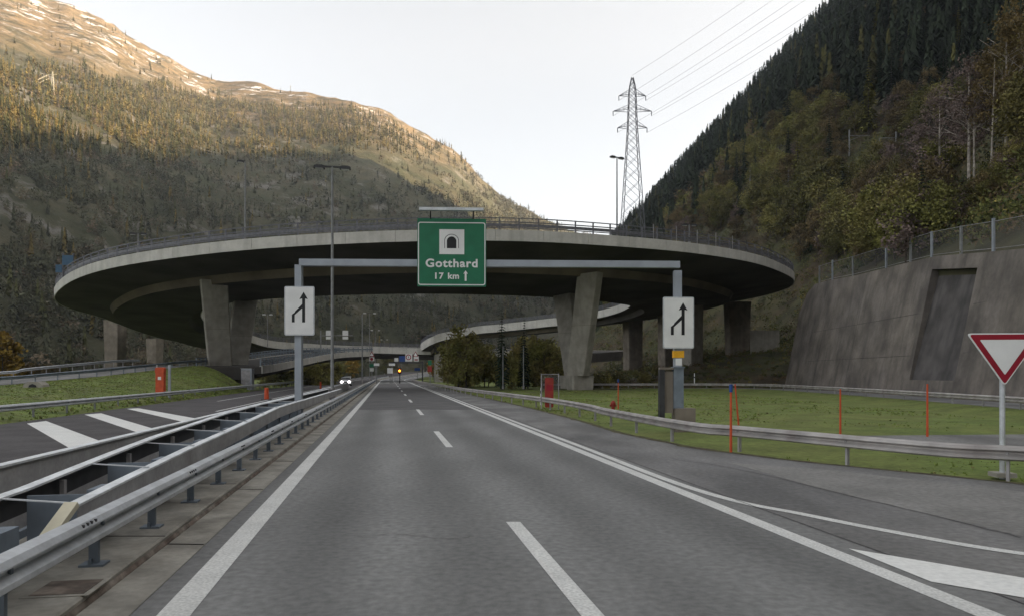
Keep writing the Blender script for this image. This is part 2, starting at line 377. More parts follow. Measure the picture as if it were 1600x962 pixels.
# valley floor
mb = MB(); rows = []
for y in np.concatenate([np.arange(-60, 300, 6), np.arange(300, 1500, 60)]):
    row = []
    for x in np.concatenate([np.linspace(-900, -100, 12), np.arange(-92, 120, 6), np.linspace(150, 900, 8)]):
        t = x+.1726*y; z = -.12
        if t > 8.5 and y < 118: z = -.1+.12*fbm(x*.12, y*.12, 0, 3)-.42*max(0, 1-abs(y-32)/14)*max(0, 1-abs(x-6.5)/6.5)
        elif t < -18: z = -.6
        if x > 7 and 20 < y < 32: z = -.055
        row.append(Vector((x, y, z-.03)))
    rows.append(row)
struct(mb.loft(rows).build('ground', 'grass', smooth=True))

# ------------------------------------------------------------------ roads
def strip(name, a, b, m, n=1):
    rows = [[p.lerp(q, k/n) for k in range(n+1)] for p, q in zip(a, b)]
    return struct(MB().loft(rows).build(name, m))
YS = [-6, 0, 4, 8, 12, 16, 20, 26, 32, 40, 50, 60, 75, 90, 110, 130, 150, 175, 200, 225, 240, 255, 270, 285, 300, 320, 345, 370]
AE = [(-6, 34), (2, 30), (8.5, 21), (11, 15.6), (12.5, 13), (15.0, 10.7), (16.8, 9.3), (19, 7.55), (22.2, 5.7), (28, 4.2), (36, 3.2), (50, .9), (70, -2.9), (90, -6.6)]
def right_edge(y): return lerp(y, [a for a, _ in AE], [b for _, b in AE]) if y < 90 else R(8.95, y).x
strip('motorway', [R(-2.45, y, .0) for y in YS], [R(6.35, y, .0) for y in YS], 'asphalt')
YD = np.concatenate([np.arange(-6, 60, 1.5), np.array(YS[12:])])
strip('slip_lane', [R(6.35, y, .0) for y in YD], [Vector((right_edge(y), y, zroad(y))) for y in YD], 'asphalt_side')
strip('fresh_asphalt', [R(-1.8, y, .003) for y in (46, 60, 80, 120, 160)], [R(6.35, y, .003) for y in (46, 60, 80, 120, 160)], 'asphalt_patch')
strip('opposite_carriageway', [R(-17.5, y, .0) for y in YS], [R(-4.9, y, .0) for y in YS], 'asphalt_dark')
strip('gutter', [R(-2.98, y, .012) for y in YS], [R(-2.45, y, .006) for y in YS], 'gutter')
# slab under the median barriers with a worn kerb face
sweep(mb := MB(), [R(-2.98, y, 0) for y in YS], [(0, -.2), (0, .10), (.03, .12), (2.1, .12), (2.1, -.2)]); struct(mb.build('median_slab', 'gutter'))
mb = MB(); sweep(mb, [R(-2.975, y, 0) for y in YS], [(0, .012), (0, .07), (-.025, .03), (-.03, .012)]); struct(mb.build('kerb_face', 'rust'))
mb = MB()
for y in np.arange(5.1, 60, 4.6):
    a, b = R(-4.6, y, .123), R(-2.98, y, .123); mb.bar(a, b, .025, .004)
    a, b = R(-2.98, y, .019), R(-2.46, y, .0125); mb.bar(a, b, .025, .004)
struct(mb.build('slab_joints', 'joint'))
mb = MB()
def line(t, y0, y1, wd, z=.006):
    ys = [y0]+[y for y in YS if y0 < y < y1]+[y1]
    mb.loft([[R(t-wd/2, y, z), R(t+wd/2, y, z)] for y in ys])
line(-2.03, -6, 340, .32); line(5.72, -6, 340, .28)
y = 5.0
while y < 300: line(1.95, y, y+6.2, .22, .007); y += 17.6
# inner line of the slip lane
pl = [R(6.1, 120), R(6.1, 60), R(6.1, 35), G(900, 694), G(1031, 745), G(1141, 780), G(1250, 802), G(1381, 828), G(1600, 865), Vector((8.6, 7.9, 0)), Vector((12, 6.6, 0))]
sp = smooth_path(pl, 6); nn = normals2d(sp); mb.loft([[p+n*.1+Vector((0, 0, .0075)), p-n*.1+Vector((0, 0, .0075))] for p, n in zip(sp, nn)])
struct(mb.build('lane_markings', 'paint'))
mb = MB()
q = [G(1326, 857), G(1600, 903), Vector((8.2, 7.6, 0)), Vector((8.0, 6.9, 0)), G(1600, 934), G(1455, 909)]
mb.add([p+Vector((0, 0, .009)) for p in q], [(0, 5, 4, 3, 2, 1)])
for a, b, c, d in [((42, 661), (72, 657), (150, 686), (106, 698)), ((132, 647), (158, 645), (236, 668), (212, 674)), ((198, 638), (216, 637), (300, 652), (280, 657))]:
    A, B, Cc, D = G(*a), G(*b), G(*c), G(*d); k = .45
    mb.add([p+Vector((0, 0, .006)) for p in (A, B, Cc+(Cc-B)*k, D+(D-A)*k)], [(3, 2, 1, 0)])
struct(mb.build('hatch_markings', 'paint_bright'))
def patch(name, px_, m, z):
    q = [G(*p)+Vector((0, 0, z)) for p in px_]; struct(MB().add(q, [tuple(range(len(q)))[::-1]]).build(name, m))
patch('pale_asphalt', [(1140, 722), (1300, 734), (1600, 768), (1600, 838), (1440, 800), (1290, 765)], 'asphalt_pale', .004)
mb = MB()
def crack(pts, wd):
    q = [G(*p) for p in pts]; q = smooth_path(q, 6); q = [p+Vector((rnd0.uniform(-.03, .03), rnd0.uniform(-.03, .03), .0085)) for p in q]; nn = normals2d(q)
    mb.loft([[p+n*wd, p-n*wd] for p, n in zip(q, nn)])
rnd0 = random.Random(4)
crack([(1050, 716), (1160, 734), (1290, 765), (1440, 801), (1598, 840)], .012)
crack([(560, 838), (620, 834), (700, 842), (740, 838)], .006)
mb.loft([[R(6.34, y, .0075), R(6.365, y, .0075)] for y in YS if y < 90])
struct(mb.build('asphalt_cracks', 'asphalt_dark'))
mb = MB(); line(-10.4, 44, 300, .2); line(-14.1, 60, 300, .16); struct(mb.build('opposite_markings', 'paint'))
mb = MB(); q = [G(1225, 679, -.02), G(1600, 676, -.02), Vector((30, 26.5, 0)), Vector((30, 22.5, 0)), G(1600, 694, -.02)]
mb.add([Vector((p.x, p.y, -.075+.012)) for p in q], [(4, 3, 2, 1, 0)]); struct(mb.build('service_path', 'asphalt_side'))
sr = [Vector(p) for p in ((27, 18, .22), (29.5, 43, .22), (31.5, 60, .22), (33.2, 80, .2), (32.5, 98, .2), (22, 108, .1), (6, 114, .0))]
sr = smooth_path(sr, 6); nn = normals2d(sr)
strip('slip_road', [p-n*.4 for p, n in zip(sr, nn)], [p-n*5.2 for p, n in zip(sr, nn)], 'asphalt_side')
strip('slip_road_verge', [p+n*3.0-Vector((0, 0, p.z+.25)) for p, n in zip(sr, nn)], [p-n*.4-Vector((0, 0, .01)) for p, n in zip(sr, nn)], 'grass', 3)
dd = []
for y in np.arange(13, 90, .45):
    x = right_edge(y); k = .10+.22*abs(fbm(y*.9, 2, 0, 3)); k2 = .12+.25*abs(fbm(y*.7, 9, 0, 3)); dd.append([Vector((x-k, y, .0085)), Vector((x+k2, y, .0085 if k2 < .2 else .004)), Vector((x+k2+.05, y, -.2))])
struct(MB().loft(dd).build('verge_dirt', 'dirt'))
# drain cover in the median slab
dc = thing('drain_cover', 'rusty square drain cover set in the concrete beside the near guard rail', 'drain cover', R(-3.25, 7.35, .122))
MB().box(R(-3.25, 7.35, .124), (.62, .62, .008), RZ).build('cover_frame', 'gutter', dc)
MB().box(R(-3.25, 7.35, .130), (.5, .5, .008), RZ).build('cover_plate', 'rust', dc)

# ramp road on the left with its grass embankment
EB = [P(-500, 612, 48), P(-220, 610, 58), P(0, 601, 70), P(80, 594, 75), P(150, 588, 80), P(230, 579, 90), P(290, 572, 101), P(312, 571, 105)]
EB = smooth_path(EB, 5); en = normals2d(EB)
rows = []
for i, p in enumerate(EB):
    yy = lerp(i, [0, len(EB)-1], [14, 93]); a = R(-17.6, yy, 0); row = []
    for k in range(11):
        q = a.lerp(p, k/10); q.z = p.z*(1-(1-k/10)**1.6)+(.10*fbm(q.x*.3, q.y*.3, 2, 3) if 0 < k < 10 else 0)-.02; row.append(q)
    rows.append(row)
EMB = rows
struct(MB().loft(rows).build('embankment', 'bank', smooth=True))
strip('ramp_road', EB, [p+n*9.5 for p, n in zip(EB, en)], 'asphalt_side')
struct(MB().loft([[p+n*9.5, p+n*11.5-Vector((0, 0, .3)), p+n*26-Vector((0, 0, 4))] for p, n in zip(EB, en)]).build('far_bank', 'earth'))

# ------------------------------------------------------------------ guard rails
WPROF = [(.03, .0), (.08, .015), (.115, .04), (.115, .09), (.01, .145), (.01, .175), (.125, .225), (.125, .24), (.09, .295), (-.02, .325), (-.012, .31), (.015, .28), (.07, .25), (.07, .22), (.015, .185), (.015, .125), (.07, .09), (.07, .06), (.015, .03), (-.012, 0)]
def guard_rail(name, label, pts, side, top=.76, step=4.0, bm='galv', pm='galv_dull', group=None, feet=False, maxp=100, psize=(.06, .12)):
    """pts run along the rail; side = +1 when the face looks to the left of travel"""
    pts = [Vector(p) for p in pts]; t = thing(name, label, 'guard rail', pts[0], 0, group); mb = MB()
    sweep(mb, pts, [(side*a, top-.31+b) for a, b in (WPROF if side > 0 else WPROF[::-1])]); mb.build('beam', bm, t, smooth=False)
    ps = resample(pts, step)[:maxp]; h = top-.02
    ang = [math.atan2(n.y, n.x) for n in normals2d(ps)] if len(ps) > 1 else [0]
    pb = MB().box((0, 0, h/2), (.10, .06, h)); pb.box((side*.05, 0, h-.14), (.10, .05, .16))
    if feet: pb.box((0, 0, .012), (.26, .22, .024)); pb.box((-side*.02, 0, .05), (.03, .18, .06))
    p0 = pb.build('post', pm, t, local=True); root = Vector(t.location)
    for i, (p, a) in enumerate(zip(ps, ang)):
        o = p0 if i == 0 else p0.copy()
        if i: COL.objects.link(o); o.parent = t
        off = Vector((math.cos(a), math.sin(a), 0))*(-side*.06)
        o.location = p+off-root; o.rotation_euler = (0, 0, a)
    return t
# near median rail (faces the motorway: right of travel)
guard_rail('guard_rail', 'long shiny guard rail on footed posts along the left edge of the near carriageway',
           [R(-3.28, y, .12) for y in (2.2, 5, 8, 12, 16, 20, 30, 40, 60, 80, 110, 140, 170, 200, 230, 250, 270, 290)], -1, top=.63, step=2.05, feet=True, pm='blue_steel')
nr = bpy.data.objects['guard_rail']; bolt0 = None
for y in np.arange(3.6, 40, 4.1):
    for dy in (-.16, -.05, .05, .16):
        q = R(-3.28+.107, y+dy, .12+.63-.31+.268)-Vector(nr.location)
        if bolt0 is None: bolt0 = MB().box((0, 0, 0), (.03, .035, .03), RZ).build('splice_bolt', 'dark_steel', nr, local=True); o = bolt0
        else: o = bolt0.copy(); COL.objects.link(o); o.parent = nr
        o.location = q
# raised twin-rail box barrier in the median
bt = thing('median_barrier', 'steel box barrier with two pale top rails and crossing straps in the median', 'crash barrier', R(-4.05, 8, .12))
def rail_path(t, zs): return [R(t, y, z) for y, z in zs]
ZR = [(8.3, .80), (10, .86), (13, .95), (16.5, 1.02), (20, 1.10), (23.6, 1.19), (27, 1.19), (32, 1.17), (42, 1.15), (56, 1.12)]
ZL = [(3.2, .80), (6, .83), (9, .88), (11.8, 1.0), (14, 1.08), (16.5, 1.13), (20, 1.2), (26, 1.22), (32, 1.19), (42, 1.16), (56, 1.13)]
def c_rail(mb, pts, side):
    return sweep(mb, pts, [(-.06, -.02), (-.06, 0), (.06, 0), (.06, -.02)] if side else [(-.06, -.02), (-.06, 0), (.06, 0), (.06, -.02)])
for nm, tt, zs in (('top_rail', -3.62, ZR), ('top_rail', -4.52, ZL)):
    mb = MB(); sweep(mb, rail_path(tt, zs), [(-.075, -.03), (-.075, .0), (.075, .0), (.075, -.03)]); mb.build(nm, 'rail_top', bt)
    mb = MB(); s = -.058 if tt > -4 else .058; sweep(mb, rail_path(tt, zs), [(s-.006, -.34), (s-.006, -.03), (s+.006, -.03), (s+.006, -.34)]); mb.build('side_plate', 'plate' if tt > -4 else 'dark_steel', bt)  # left plate is dark, standing in for the shaded gap below its rail
mb = MB(); sweep(mb, rail_path(-4.55, ZL), [(-.03, -.62), (-.03, -.52), (.03, -.52), (.03, -.62)]); mb.build('lower_rail', 'blue_steel', bt)
# sloping end piece of the right-hand rail
mb = MB(); a = R(-3.62, 8.3, .80); b = R(-3.70, 7.5, .36); c = R(-3.95, 5.6, .33)
mb.bar(a, b, .15, .07); mb.bar(b, c, .13, .07); mb.build('end_ramp', 'cream', bt)
for i, y in enumerate(np.arange(5.8, 30, 2.55)):
    zl, zr_ = lerp(y, *zip(*ZL)), lerp(y, *zip(*ZR)); zl = min(zl, zr_+.05)
    if y > 8:
        MB().bar(R(-4.57, y, zl+.012), R(-3.58, y-.05, zr_+.012), .05, .012).build('strap', 'galv', bt)
    y2 = y+.55; z2 = lerp(y2, *zip(*ZR)) if y2 > 8.3 else .78
    MB().box(R(-4.02, y2, (z2-.04+.13)/2+.06), (.74, .03, z2-.17-.06), RZ).build('diaphragm', 'blue_steel', bt)
    MB().box(R(-3.80, y2+.7, (z2-.04+.13)/2+.06), (.16, .5, z2-.25), RZ).build('spacer', 'blue_steel', bt)
    MB().box(R(-4.48, y2+1.1, .12+(zl-.14)/2), (.06, .08, zl-.14), RZ).build('post', 'galv_dull', bt)
mb = MB()
mb.loft([[R(-4.42, y, .125+.0), R(-3.85, y, .125+.0)] for y in (30, 40, 50, 56)]); mb.build('infill', 'blue_steel', bt)
# barrier along the far edge of the median
ft = thing('crash_barrier', 'smooth grey barrier wall with pale cap beside the white hatched area', 'crash barrier', R(-5.45, 8, 0))
ysb = (4, 8, 12, 16, 20, 24, 30, 40, 55, 75, 100)
mb = MB(); sweep(mb, [R(-5.45, y, 0) for y in ysb], [(-.07, .0), (-.045, .985), (.045, .985), (.07, .0)]); mb.build('wall', 'plate', ft)
mb = MB(); sweep(mb, [R(-5.45, y, 0) for y in ysb], [(-.085, .985), (-.085, 1.02), (.085, 1.02), (.085, .985)]); mb.build('cap', 'rail_top', ft)
# left verge, ramp and right verge
guard_rail('guard_rail', 'guard rail below the grass bank along the left edge of the opposite carriageway', [R(-18.3, y, .03) for y in (6, 14, 22, 30, 40, 56, 75, 95, 120, 150, 190, 230, 260, 290)], -1, step=4.0, pm='pole')
guard_rail('guard_rail', 'guard rail on thin posts at the grassy edge of the left ramp', EB, -1, top=.8, step=2.4, bm='blue_steel', pm='blue_steel')
guard_rail('guard_rail', 'guard rail along the far edge of the left ramp in front of trees', [p+n*9.2 for p, n in zip(EB, en)], -1, top=.9, step=2.4, bm='galv', pm='galv_dull')
gr = [(30, 6.5), (21, 9.3), (13.6, 13.1), (10.9, 15.4), (9.8, 16.1), (8.55, 18.1), (6.66, 21.5), (5.9, 22.6), (5.0, 27), (4.15, 33), (3.9, 36.6), (2.4, 46), (-.9, 60), (-5.6, 80), (-9.4, 100), (-14.5, 125), (-19.2, 150), (-24, 178), (-28.5, 205)]
gr = smooth_path([Vector((x, y, -.02)) for x, y in gr], 3)
guard_rail('guard_rail', 'stained guard rail curving past the lawn on the right of the motorway', gr, 1, step=3.6, bm='rail_stain', pm='galv_dull')
gp = smooth_path([p for p in sr[::6]]+[sr[-1]], 5)
guard_rail('guard_rail', 'thin guard rail across the lawn in front of the concrete retaining wall', [p+Vector((0, 0, 0)) for p in gp], 1, step=4, top=.72, bm='rail_stain')

# ------------------------------------------------------------------ viaducts
C1 = Vector((162*math.sin(R_(-5.5)), 162*math.cos(R_(-5.5)))); RO = 73.0
C2 = Vector((162*math.sin(R_(-7)), 162*math.cos(R_(-7)))); RI = 45.5
def hit(px, C, rad, far):
    a = (px-CX)/F; A = a*a+1; B = -2*(a*C.x+C.y); c = C.x**2+C.y**2-rad**2; dsc = max(0, B*B-4*A*c)
    d = (-B+(1 if far else -1)*math.sqrt(dsc))/(2*A); return a*d, d
def ztab(C, rad, near, far, extra):
    tab = []
    for lst, fr in ((near, False), (far, True)):
        for px, py, dz in lst:
            x, d = hit(px, C, rad, fr); tab.append((math.degrees(math.atan2(x-C.x, -(d-C.y))), EYE+(HY-py)/F*d+dz))
    tab = [(p if not (p > 150 and z < 10) else p-360, z) for p, z in tab]+extra
    tab.sort(); return [a for a, _ in tab], [b for _, b in tab]
TO = ztab(C1, RO, [(89, 459, 0), (116, 437, 0), (172, 419, 0), (260, 405, 0), (380, 391, 0), (520, 382, 0), (651, 377, 0), (798, 376, 0), (960, 385, 0), (1072, 394, 0), (1129, 402, 0), (1185, 412, 0), (1222, 427, 0)],
          [(161, 508, 1.8), (226, 533, 1.8), (276, 546, 1.8), (1215, 464, 1.2)], [(-180, 9.2), (-230, 8.6), (110, 20.2), (150, 18.5)])
TI = ztab(C2, RI, [], [(320, 503, 0), (389, 533, 0), (418, 543, 0), (650, 553, 0), (980, 482, 0), (932, 497, 0), (870, 508, 0), (828, 513, 0), (776, 518, 0), (723, 524, 0)],
          [(0, 16.1), (-40, 15.7), (40, 16.4), (-230, 7.0)])
def outer(ph): a = R_(ph); q = RO+drift(ph); return Vector((C1.x+q*math.sin(a), C1.y-q*math.cos(a), lerp(ph, *TO)))
def drift(ph): return max(0, -176-ph)*.75
def inner(ph): a = R_(ph); q = RI+drift(ph); return Vector((C2.x+q*math.sin(a), C2.y-q*math.cos(a), lerp(ph, *TI)))
def smooth_z(pts, k=3):
    z = np.array([p.z for p in pts]); zz = z.copy()
    for i in range(len(z)): zz[i] = z[max(0, i-k):i+k+1].mean()
    return [Vector((p.x, p.y, float(q))) for p, q in zip(pts, zz)]
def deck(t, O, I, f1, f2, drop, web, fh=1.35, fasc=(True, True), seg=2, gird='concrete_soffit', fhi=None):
    rows_s, rows_b = [], []
    for o, i in zip(O, I):
        def at(f, dz): p = o.lerp(i, f); return p+Vector((0, 0, dz))
        rows_s.append([at(0, fh-.12), at(0, 0), at(f1, -drop), at(f2, -drop), at(1, 0), at(1, fh-.12)])
        rows_b.append([at(f1, -drop-.01), at(f1+.02, -drop-web), at(f2-.02, -drop-web), at(f2, -drop-.01)])
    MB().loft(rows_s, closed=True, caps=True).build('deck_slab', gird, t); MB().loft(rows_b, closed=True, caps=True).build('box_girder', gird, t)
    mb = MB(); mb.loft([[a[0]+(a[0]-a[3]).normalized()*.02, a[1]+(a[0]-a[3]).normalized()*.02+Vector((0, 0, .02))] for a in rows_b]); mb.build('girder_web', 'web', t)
    fh0 = fh
    for E_, X_, use in ((O, I, fasc[0]), (I, O, fasc[1])):
        if not use: continue
        fh = (fhi or fh0) if E_ is I else fh0
        mb = MB()
        for k in range(0, len(E_)-1, seg):
            j = min(k+seg, len(E_)-1); idx = list(range(k, j+1)); rr = []
            for m_, q in enumerate(idx):
                e = E_[q].copy(); nx = E_[min(q+1, len(E_)-1)]; pv = E_[max(q-1, 0)]; d = (nx-pv).normalized(); d.z = 0
                if m_ == 0: e += d*.02
                if m_ == len(idx)-1: e -= d*.02
                out = (E_[q]-X_[q]); out.z = 0; out.normalize()
                rr.append([e+out*.02+Vector((0, 0, -.03)), e+out*.16+Vector((0, 0, -.03)), e+out*.16+Vector((0, 0, fh)), e-out*.25+Vector((0, 0, fh)), e-out*.25+Vector((0, 0, fh-.1)), e+out*.02+Vector((0, 0, fh-.1))])
            mb.loft(rr, closed=True, caps=True)
        mb.build('edge_beam', 'concrete_fascia', t)
def railing(t, E_, base, h=1.1, step=2.4, m='rail_dark', rails=(.25, .62, 1.08), maxp=100):
    pts = [p+Vector((0, 0, base)) for p in E_]; mb = MB()
    for r in rails:
        w2 = .19 if r == .62 else .06; sweep(mb, pts, [(-.05, r-w2), (-.05, r+w2), (.05, r+w2), (.05, r-w2)])
    mb.build('railing', m, t)
    ps = resample(pts, step); ps = ps[:maxp]
    root = Vector(t.location); p0 = MB().box((0, 0, h/2), (.19, .17, h)).build('railing_post', m, t, local=True)
    for i, p in enumerate(ps):
        o = p0 if i == 0 else p0.copy()
        if i: COL.objects.link(o); o.parent = t
        o.location = p-root
vt = thing('ring_viaduct', 'huge circular concrete viaduct on V-shaped piers sweeping over the motorway', 'viaduct', (C1.x, C1.y, 0))
phs = np.arange(-215, 136.5, 1.6)
O = smooth_z([outer(p) for p in phs]); I = smooth_z([inner(p) for p in phs])
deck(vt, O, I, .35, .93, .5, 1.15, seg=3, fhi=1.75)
railing(vt, [p+Vector((C1.x-p.x, C1.y-p.y, 0)).normalized()*.1 for p, a in zip(O, phs) if -105 < a < 82], 1.35, h=1.55, step=2.5, rails=(.3, .62, 1.0, 1.5))
railing(vt, [p+Vector((p.x-C2.x, p.y-C2.y, 0)).normalized()*.1 for p, a in zip(I, phs) if -215 < a < -60], 1.75, step=2.6, rails=(.3, .55, .8, 1.08))
railing(vt, [p+Vector((p.x-C2.x, p.y-C2.y, 0)).normalized()*.1 for p, a in zip(I, phs) if 60 < a < 136], 1.75, step=2.6, rails=(.3, .55, .8, 1.08))
# taller wire screen on the near right part of the rim
sc = [p+Vector((C1.x-p.x, C1.y-p.y, 0)).normalized()*.02 for p, a in zip(O, phs) if hit(1003, C1, RO, False)[0] < p.x and p.y < 135 and p.x/p.y*F+CX < 1168 and abs(a) < 80]
MB().loft([[p+Vector((0, 0, 1.35)), p+Vector((0, 0, 3.3))] for p in sc]).build('wire_screen', 'mesh', vt)
mb = MB()
for p in sc[::2]+[sc[-1]]: mb.box(p+Vector((0, 0, 2.35)), (.07, .07, 2.0))
mb.build('screen_posts', 'galv_dull', vt)
def under(f, ph): p = outer(ph).lerp(inner(ph), f); p.z -= 1.62; return p
def pier_leg(parent, base, top, wb, wt, rz, m='concrete', name='leg'):
    base, top = Vector(base), Vector(top); rr = []
    for k in range(5):
        f = k/4; c = base.lerp(top, f); a, b = wb[0]+(wt[0]-wb[0])*f, wb[1]+(wt[1]-wb[1])*f; ca, sa = math.cos(rz), math.sin(rz)
        rr.append([c+Vector((x*ca-y*sa, x*sa+y*ca, 0)) for x, y in ((-a/2, -b/2+.15), (-a/2+.15, -b/2), (a/2-.15, -b/2), (a/2, -b/2+.15), (a/2, b/2-.15), (a/2-.15, b/2), (-a/2+.15, b/2), (-a/2, b/2-.15))])
    o = MB().loft(rr, closed=True, caps=True).build(name, m, parent)
    if name == 'leg':
        a_, b_ = rr[2], [v.lerp(w_, .012) for v, w_ in zip(rr[2], rr[3])]; c0 = sum(a_, Vector())/8
        MB().loft([[c0+(v-c0)*1.004 for v in a_], [c0+(v-c0)*1.004 for v in b_]], closed=True).build('pour_joint', 'concrete_brown', parent)
    return o
# V piers below the near side of the ring
p1 = MB(); b1 = P(356, 604, 112); b1.z = 0
for (bx, d, tops, rz) in ((b1, 112, (P(334, 441, 104.5), P(384, 470, 121)), -.38), (P(901, 608, 110), 110, (P(922, 430, 104), P(882, 461, 119)), .05)):
    bx = Vector((bx.x, bx.y, 0)); lr = rz-.72 if rz < 0 else rz+.75; t2 = pier_leg(vt, bx+Vector((0, 0, -.4)), bx+Vector((0, 0, 2.0)), (3.5, 4.2), (3.7, 4.4), lr*.5, name='pier')
    for s, tp in zip((-1, 1), tops):
        tp = Vector(tp); tp.z += .25; foot = bx+Vector((-math.sin(rz), math.cos(rz), 0))*(s*1.45)+Vector((0, 0, 1.95)); pier_leg(t2, foot, tp, (1.7, 3.3), (1.6 if s < 0 else 1.8, 3.7), lr)
# other ring piers; brown concrete also paints in the shade under the ring
for px, py, d, wd, zb in ((180, 508, 170, 4.4, 0), (242, 536, 196, 3.6, 0), (1152, 480, 166, 5.6, 4)):
    p = P(px, py, d); q = Vector((p.x, p.y, zb)); p.z += 1.2
    pier_leg(vt, q, p, (wd*.8, 2.5), (wd, 2.8), -.3 if px < 500 else .2, m='concrete_brown', name='pier')
for ph, zb in ((118, 7), (100, 7)):
    p = under(.62, ph); pier_leg(vt, (p.x, p.y, zb-6), p+Vector((0, 0, .2)), (4, 3), (4.4, 3), .4, m='concrete_brown', name='pier')
p = under(.6, 78); pier_leg(vt, (p.x, p.y, 2), p+Vector((0, 0, .2)), (3.6, 2.6), (3.8, 2.8), .6, name='pier')
# lower ramp peeling off the ring
bt2 = thing('ramp_viaduct', 'curving concrete ramp viaduct dipping behind the shrubs right of the motorway', 'viaduct', P(700, 583, 205))
edge = [inner(a) for a in np.arange(134.5, 172, 2.2)]
edge = smooth_z(edge)+[P(694, 531, 203), P(674, 538, 201.5), P(661, 546, 204), P(657, 551, 211), P(661, 554, 221), P(672, 555, 232)]
edge = smooth_path(edge[:-6:3]+edge[-6:], 4); nn = normals2d(edge)
far = [p-n*10+Vector((0, 0, .3)) for p, n in zip(edge, nn)]
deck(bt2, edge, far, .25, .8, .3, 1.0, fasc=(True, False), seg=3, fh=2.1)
railing(bt2, [p-n*.1 for p, n in zip(edge, nn)], 2.1, step=2.6, rails=(.3, .55, .8, 1.08))
for dx in (-1.45, 1.45): pier_leg(bt2, P(693, 583, 207)+Vector((dx, 0, -2.6)), P(693, 545, 207)+Vector((dx, 0, .3)), (2.3, 2.4), (2.4, 2.4), .2, name='pier')
# bridge carrying the left ramp over the motorway
ct = thing('ramp_bridge', 'low concrete bridge carrying the left ramp across the motorway far ahead', 'bridge', P(460, 583, 160))
eg = [P(306, 586, 104.5), P(345, 578, 116), P(392, 570, 130), P(460, 559.5, 160), P(530, 556, 182)]
eg[0].z = 2.3; eg = smooth_path(eg, 6); nn = normals2d(eg); sgn = 1 if nn[0].y > 0 else -1
fr = [p+n*9.2*sgn for p, n in zip(eg, nn)]
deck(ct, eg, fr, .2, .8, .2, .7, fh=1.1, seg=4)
railing(ct, [p+n*.1*sgn for p, n in zip(eg, nn)], 1.1, step=2.0, m='blue_steel')
railing(ct, [p-n*.1*sgn for p, n in zip(fr, nn)], 1.1, step=2.4, m='blue_steel')
mb = MB(); a = P(300, 590, 103); mb.loft([[P(296, 572, 102)+Vector((0, 0, 0)), P(318, 606, 102)], [P(296, 572, 106.5), P(318, 606, 106.5)]])
A0 = P(286, 574, 102); mb = MB(); mb.add([A0, P(322, 574, 106), Vector((P(322, 574, 106).x, 106, -.3)), P(314, 605, 102), A0+Vector((.2, 8, 0)), P(322, 574, 106)+Vector((.2, 8, 0)), Vector((P(322, 574, 106).x, 114, -.3)), P(314, 605, 102)+Vector((0, 8, 0))], [(0, 3, 2, 1), (4, 5, 6, 7), (0, 1, 5, 4), (0, 4, 7, 3), (1, 2, 6, 5), (3, 7, 6, 2)])
mb.build('abutment', 'concrete', ct)

# ------------------------------------------------------------------ retaining wall with recess and fence
wt = thing('retaining_wall', 'tall battered grey concrete retaining wall with a dark recessed bay', 'wall', (36, 62, 0))
def wp(y, z, back=0.0): return Vector((wall_xf(y)+BAT*z+back, y, z))
RY0, RY1, RZB = 60.0, 68.2, 1.7
def rz_top(y): return wall_zt(y)-1.25
mb = MB(); cols = [(a, b, c) for a, b, c in WB]
ysw = sorted(set([a for a, _, _ in WB]+[RY0, RY1]+list(np.arange(12, 108, 4))))
for ya, yb in zip(ysw, ysw[1:]):
    def quad(z0a, z0b, z1a, z1b, nz=5):
        mb.loft([[wp(y_, z0+(z1-z0)*k/nz) for k in range(nz+1)] for y_, z0, z1 in ((yb, z0b, z1b), (ya, z0a, z1a))])
    if RY0-.01 <= ya and yb <= RY1+.01:
        quad(-.5, -.5, RZB, RZB, 2); quad(rz_top(ya), rz_top(yb), wall_zt(ya), wall_zt(yb), 2)
    else: quad(-.5, -.5, wall_zt(ya), wall_zt(yb))
# coping / top, cheek at the far end, reveals of the bay
mb.loft([[wp(y_, wall_zt(y_)), wp(y_, wall_zt(y_), .7)+Vector((0, 0, .02)), wp(y_, wall_zt(y_), .7)-Vector((0, 0, 1.5))] for y_ in ysw[::-1]])
ye = WB[-1][0]; mb.add([wp(ye, -.5), wp(ye, wall_zt(ye)), Vector((54, ye+8, 12)), Vector((52, ye+8, -.5))], [(0, 3, 2, 1)])
mb.build('wall_face', 'concrete_wall', wt)
def wr(y, z): return wp(y, z, .25+.55*(z-RZB)/(rz_top(y)-RZB))
mb = MB()
mb.add([wp(RY0, RZB), wr(RY0, RZB), wr(RY0, rz_top(RY0)), wp(RY0, rz_top(RY0))], [(0, 1, 2, 3)])
mb.add([wp(RY1, RZB), wr(RY1, RZB), wr(RY1, rz_top(RY1)), wp(RY1, rz_top(RY1))], [(3, 2, 1, 0)])
mb.add([wp(RY0, RZB), wp(RY1, RZB), wr(RY1, RZB), wr(RY0, RZB)], [(0, 1, 2, 3)])
mb.add([wp(RY0, rz_top(RY0)), wp(RY1, rz_top(RY1)), wr(RY1, rz_top(RY1)), wr(RY0, rz_top(RY0))], [(3, 2, 1, 0)])
mb.build('bay_reveal', 'concrete_wall', wt)
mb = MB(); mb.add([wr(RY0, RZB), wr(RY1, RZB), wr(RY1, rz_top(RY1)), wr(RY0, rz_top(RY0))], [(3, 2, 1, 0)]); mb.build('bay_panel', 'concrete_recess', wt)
mb = MB()
for y_ in (84.5, 96): mb.bar(wp(y_, .0, -.004), wp(y_, wall_zt(y_)-.1, -.004), .05, .012, up=(1, 0, 0))
for z_ in (4.0, 8.0):
    for a, b in ((69, 84), (84, 100), (12, 34), (34, 59.5)): mb.bar(wp(a, z_, -.004), wp(b, z_, -.004), .012, .04)
mb.build('joints', 'concrete_recess', wt)
fe = thing('mesh_fence', 'tall wire mesh fence on steel posts along the top of the retaining wall', 'fence', wp(60, wall_zt(60), .35))
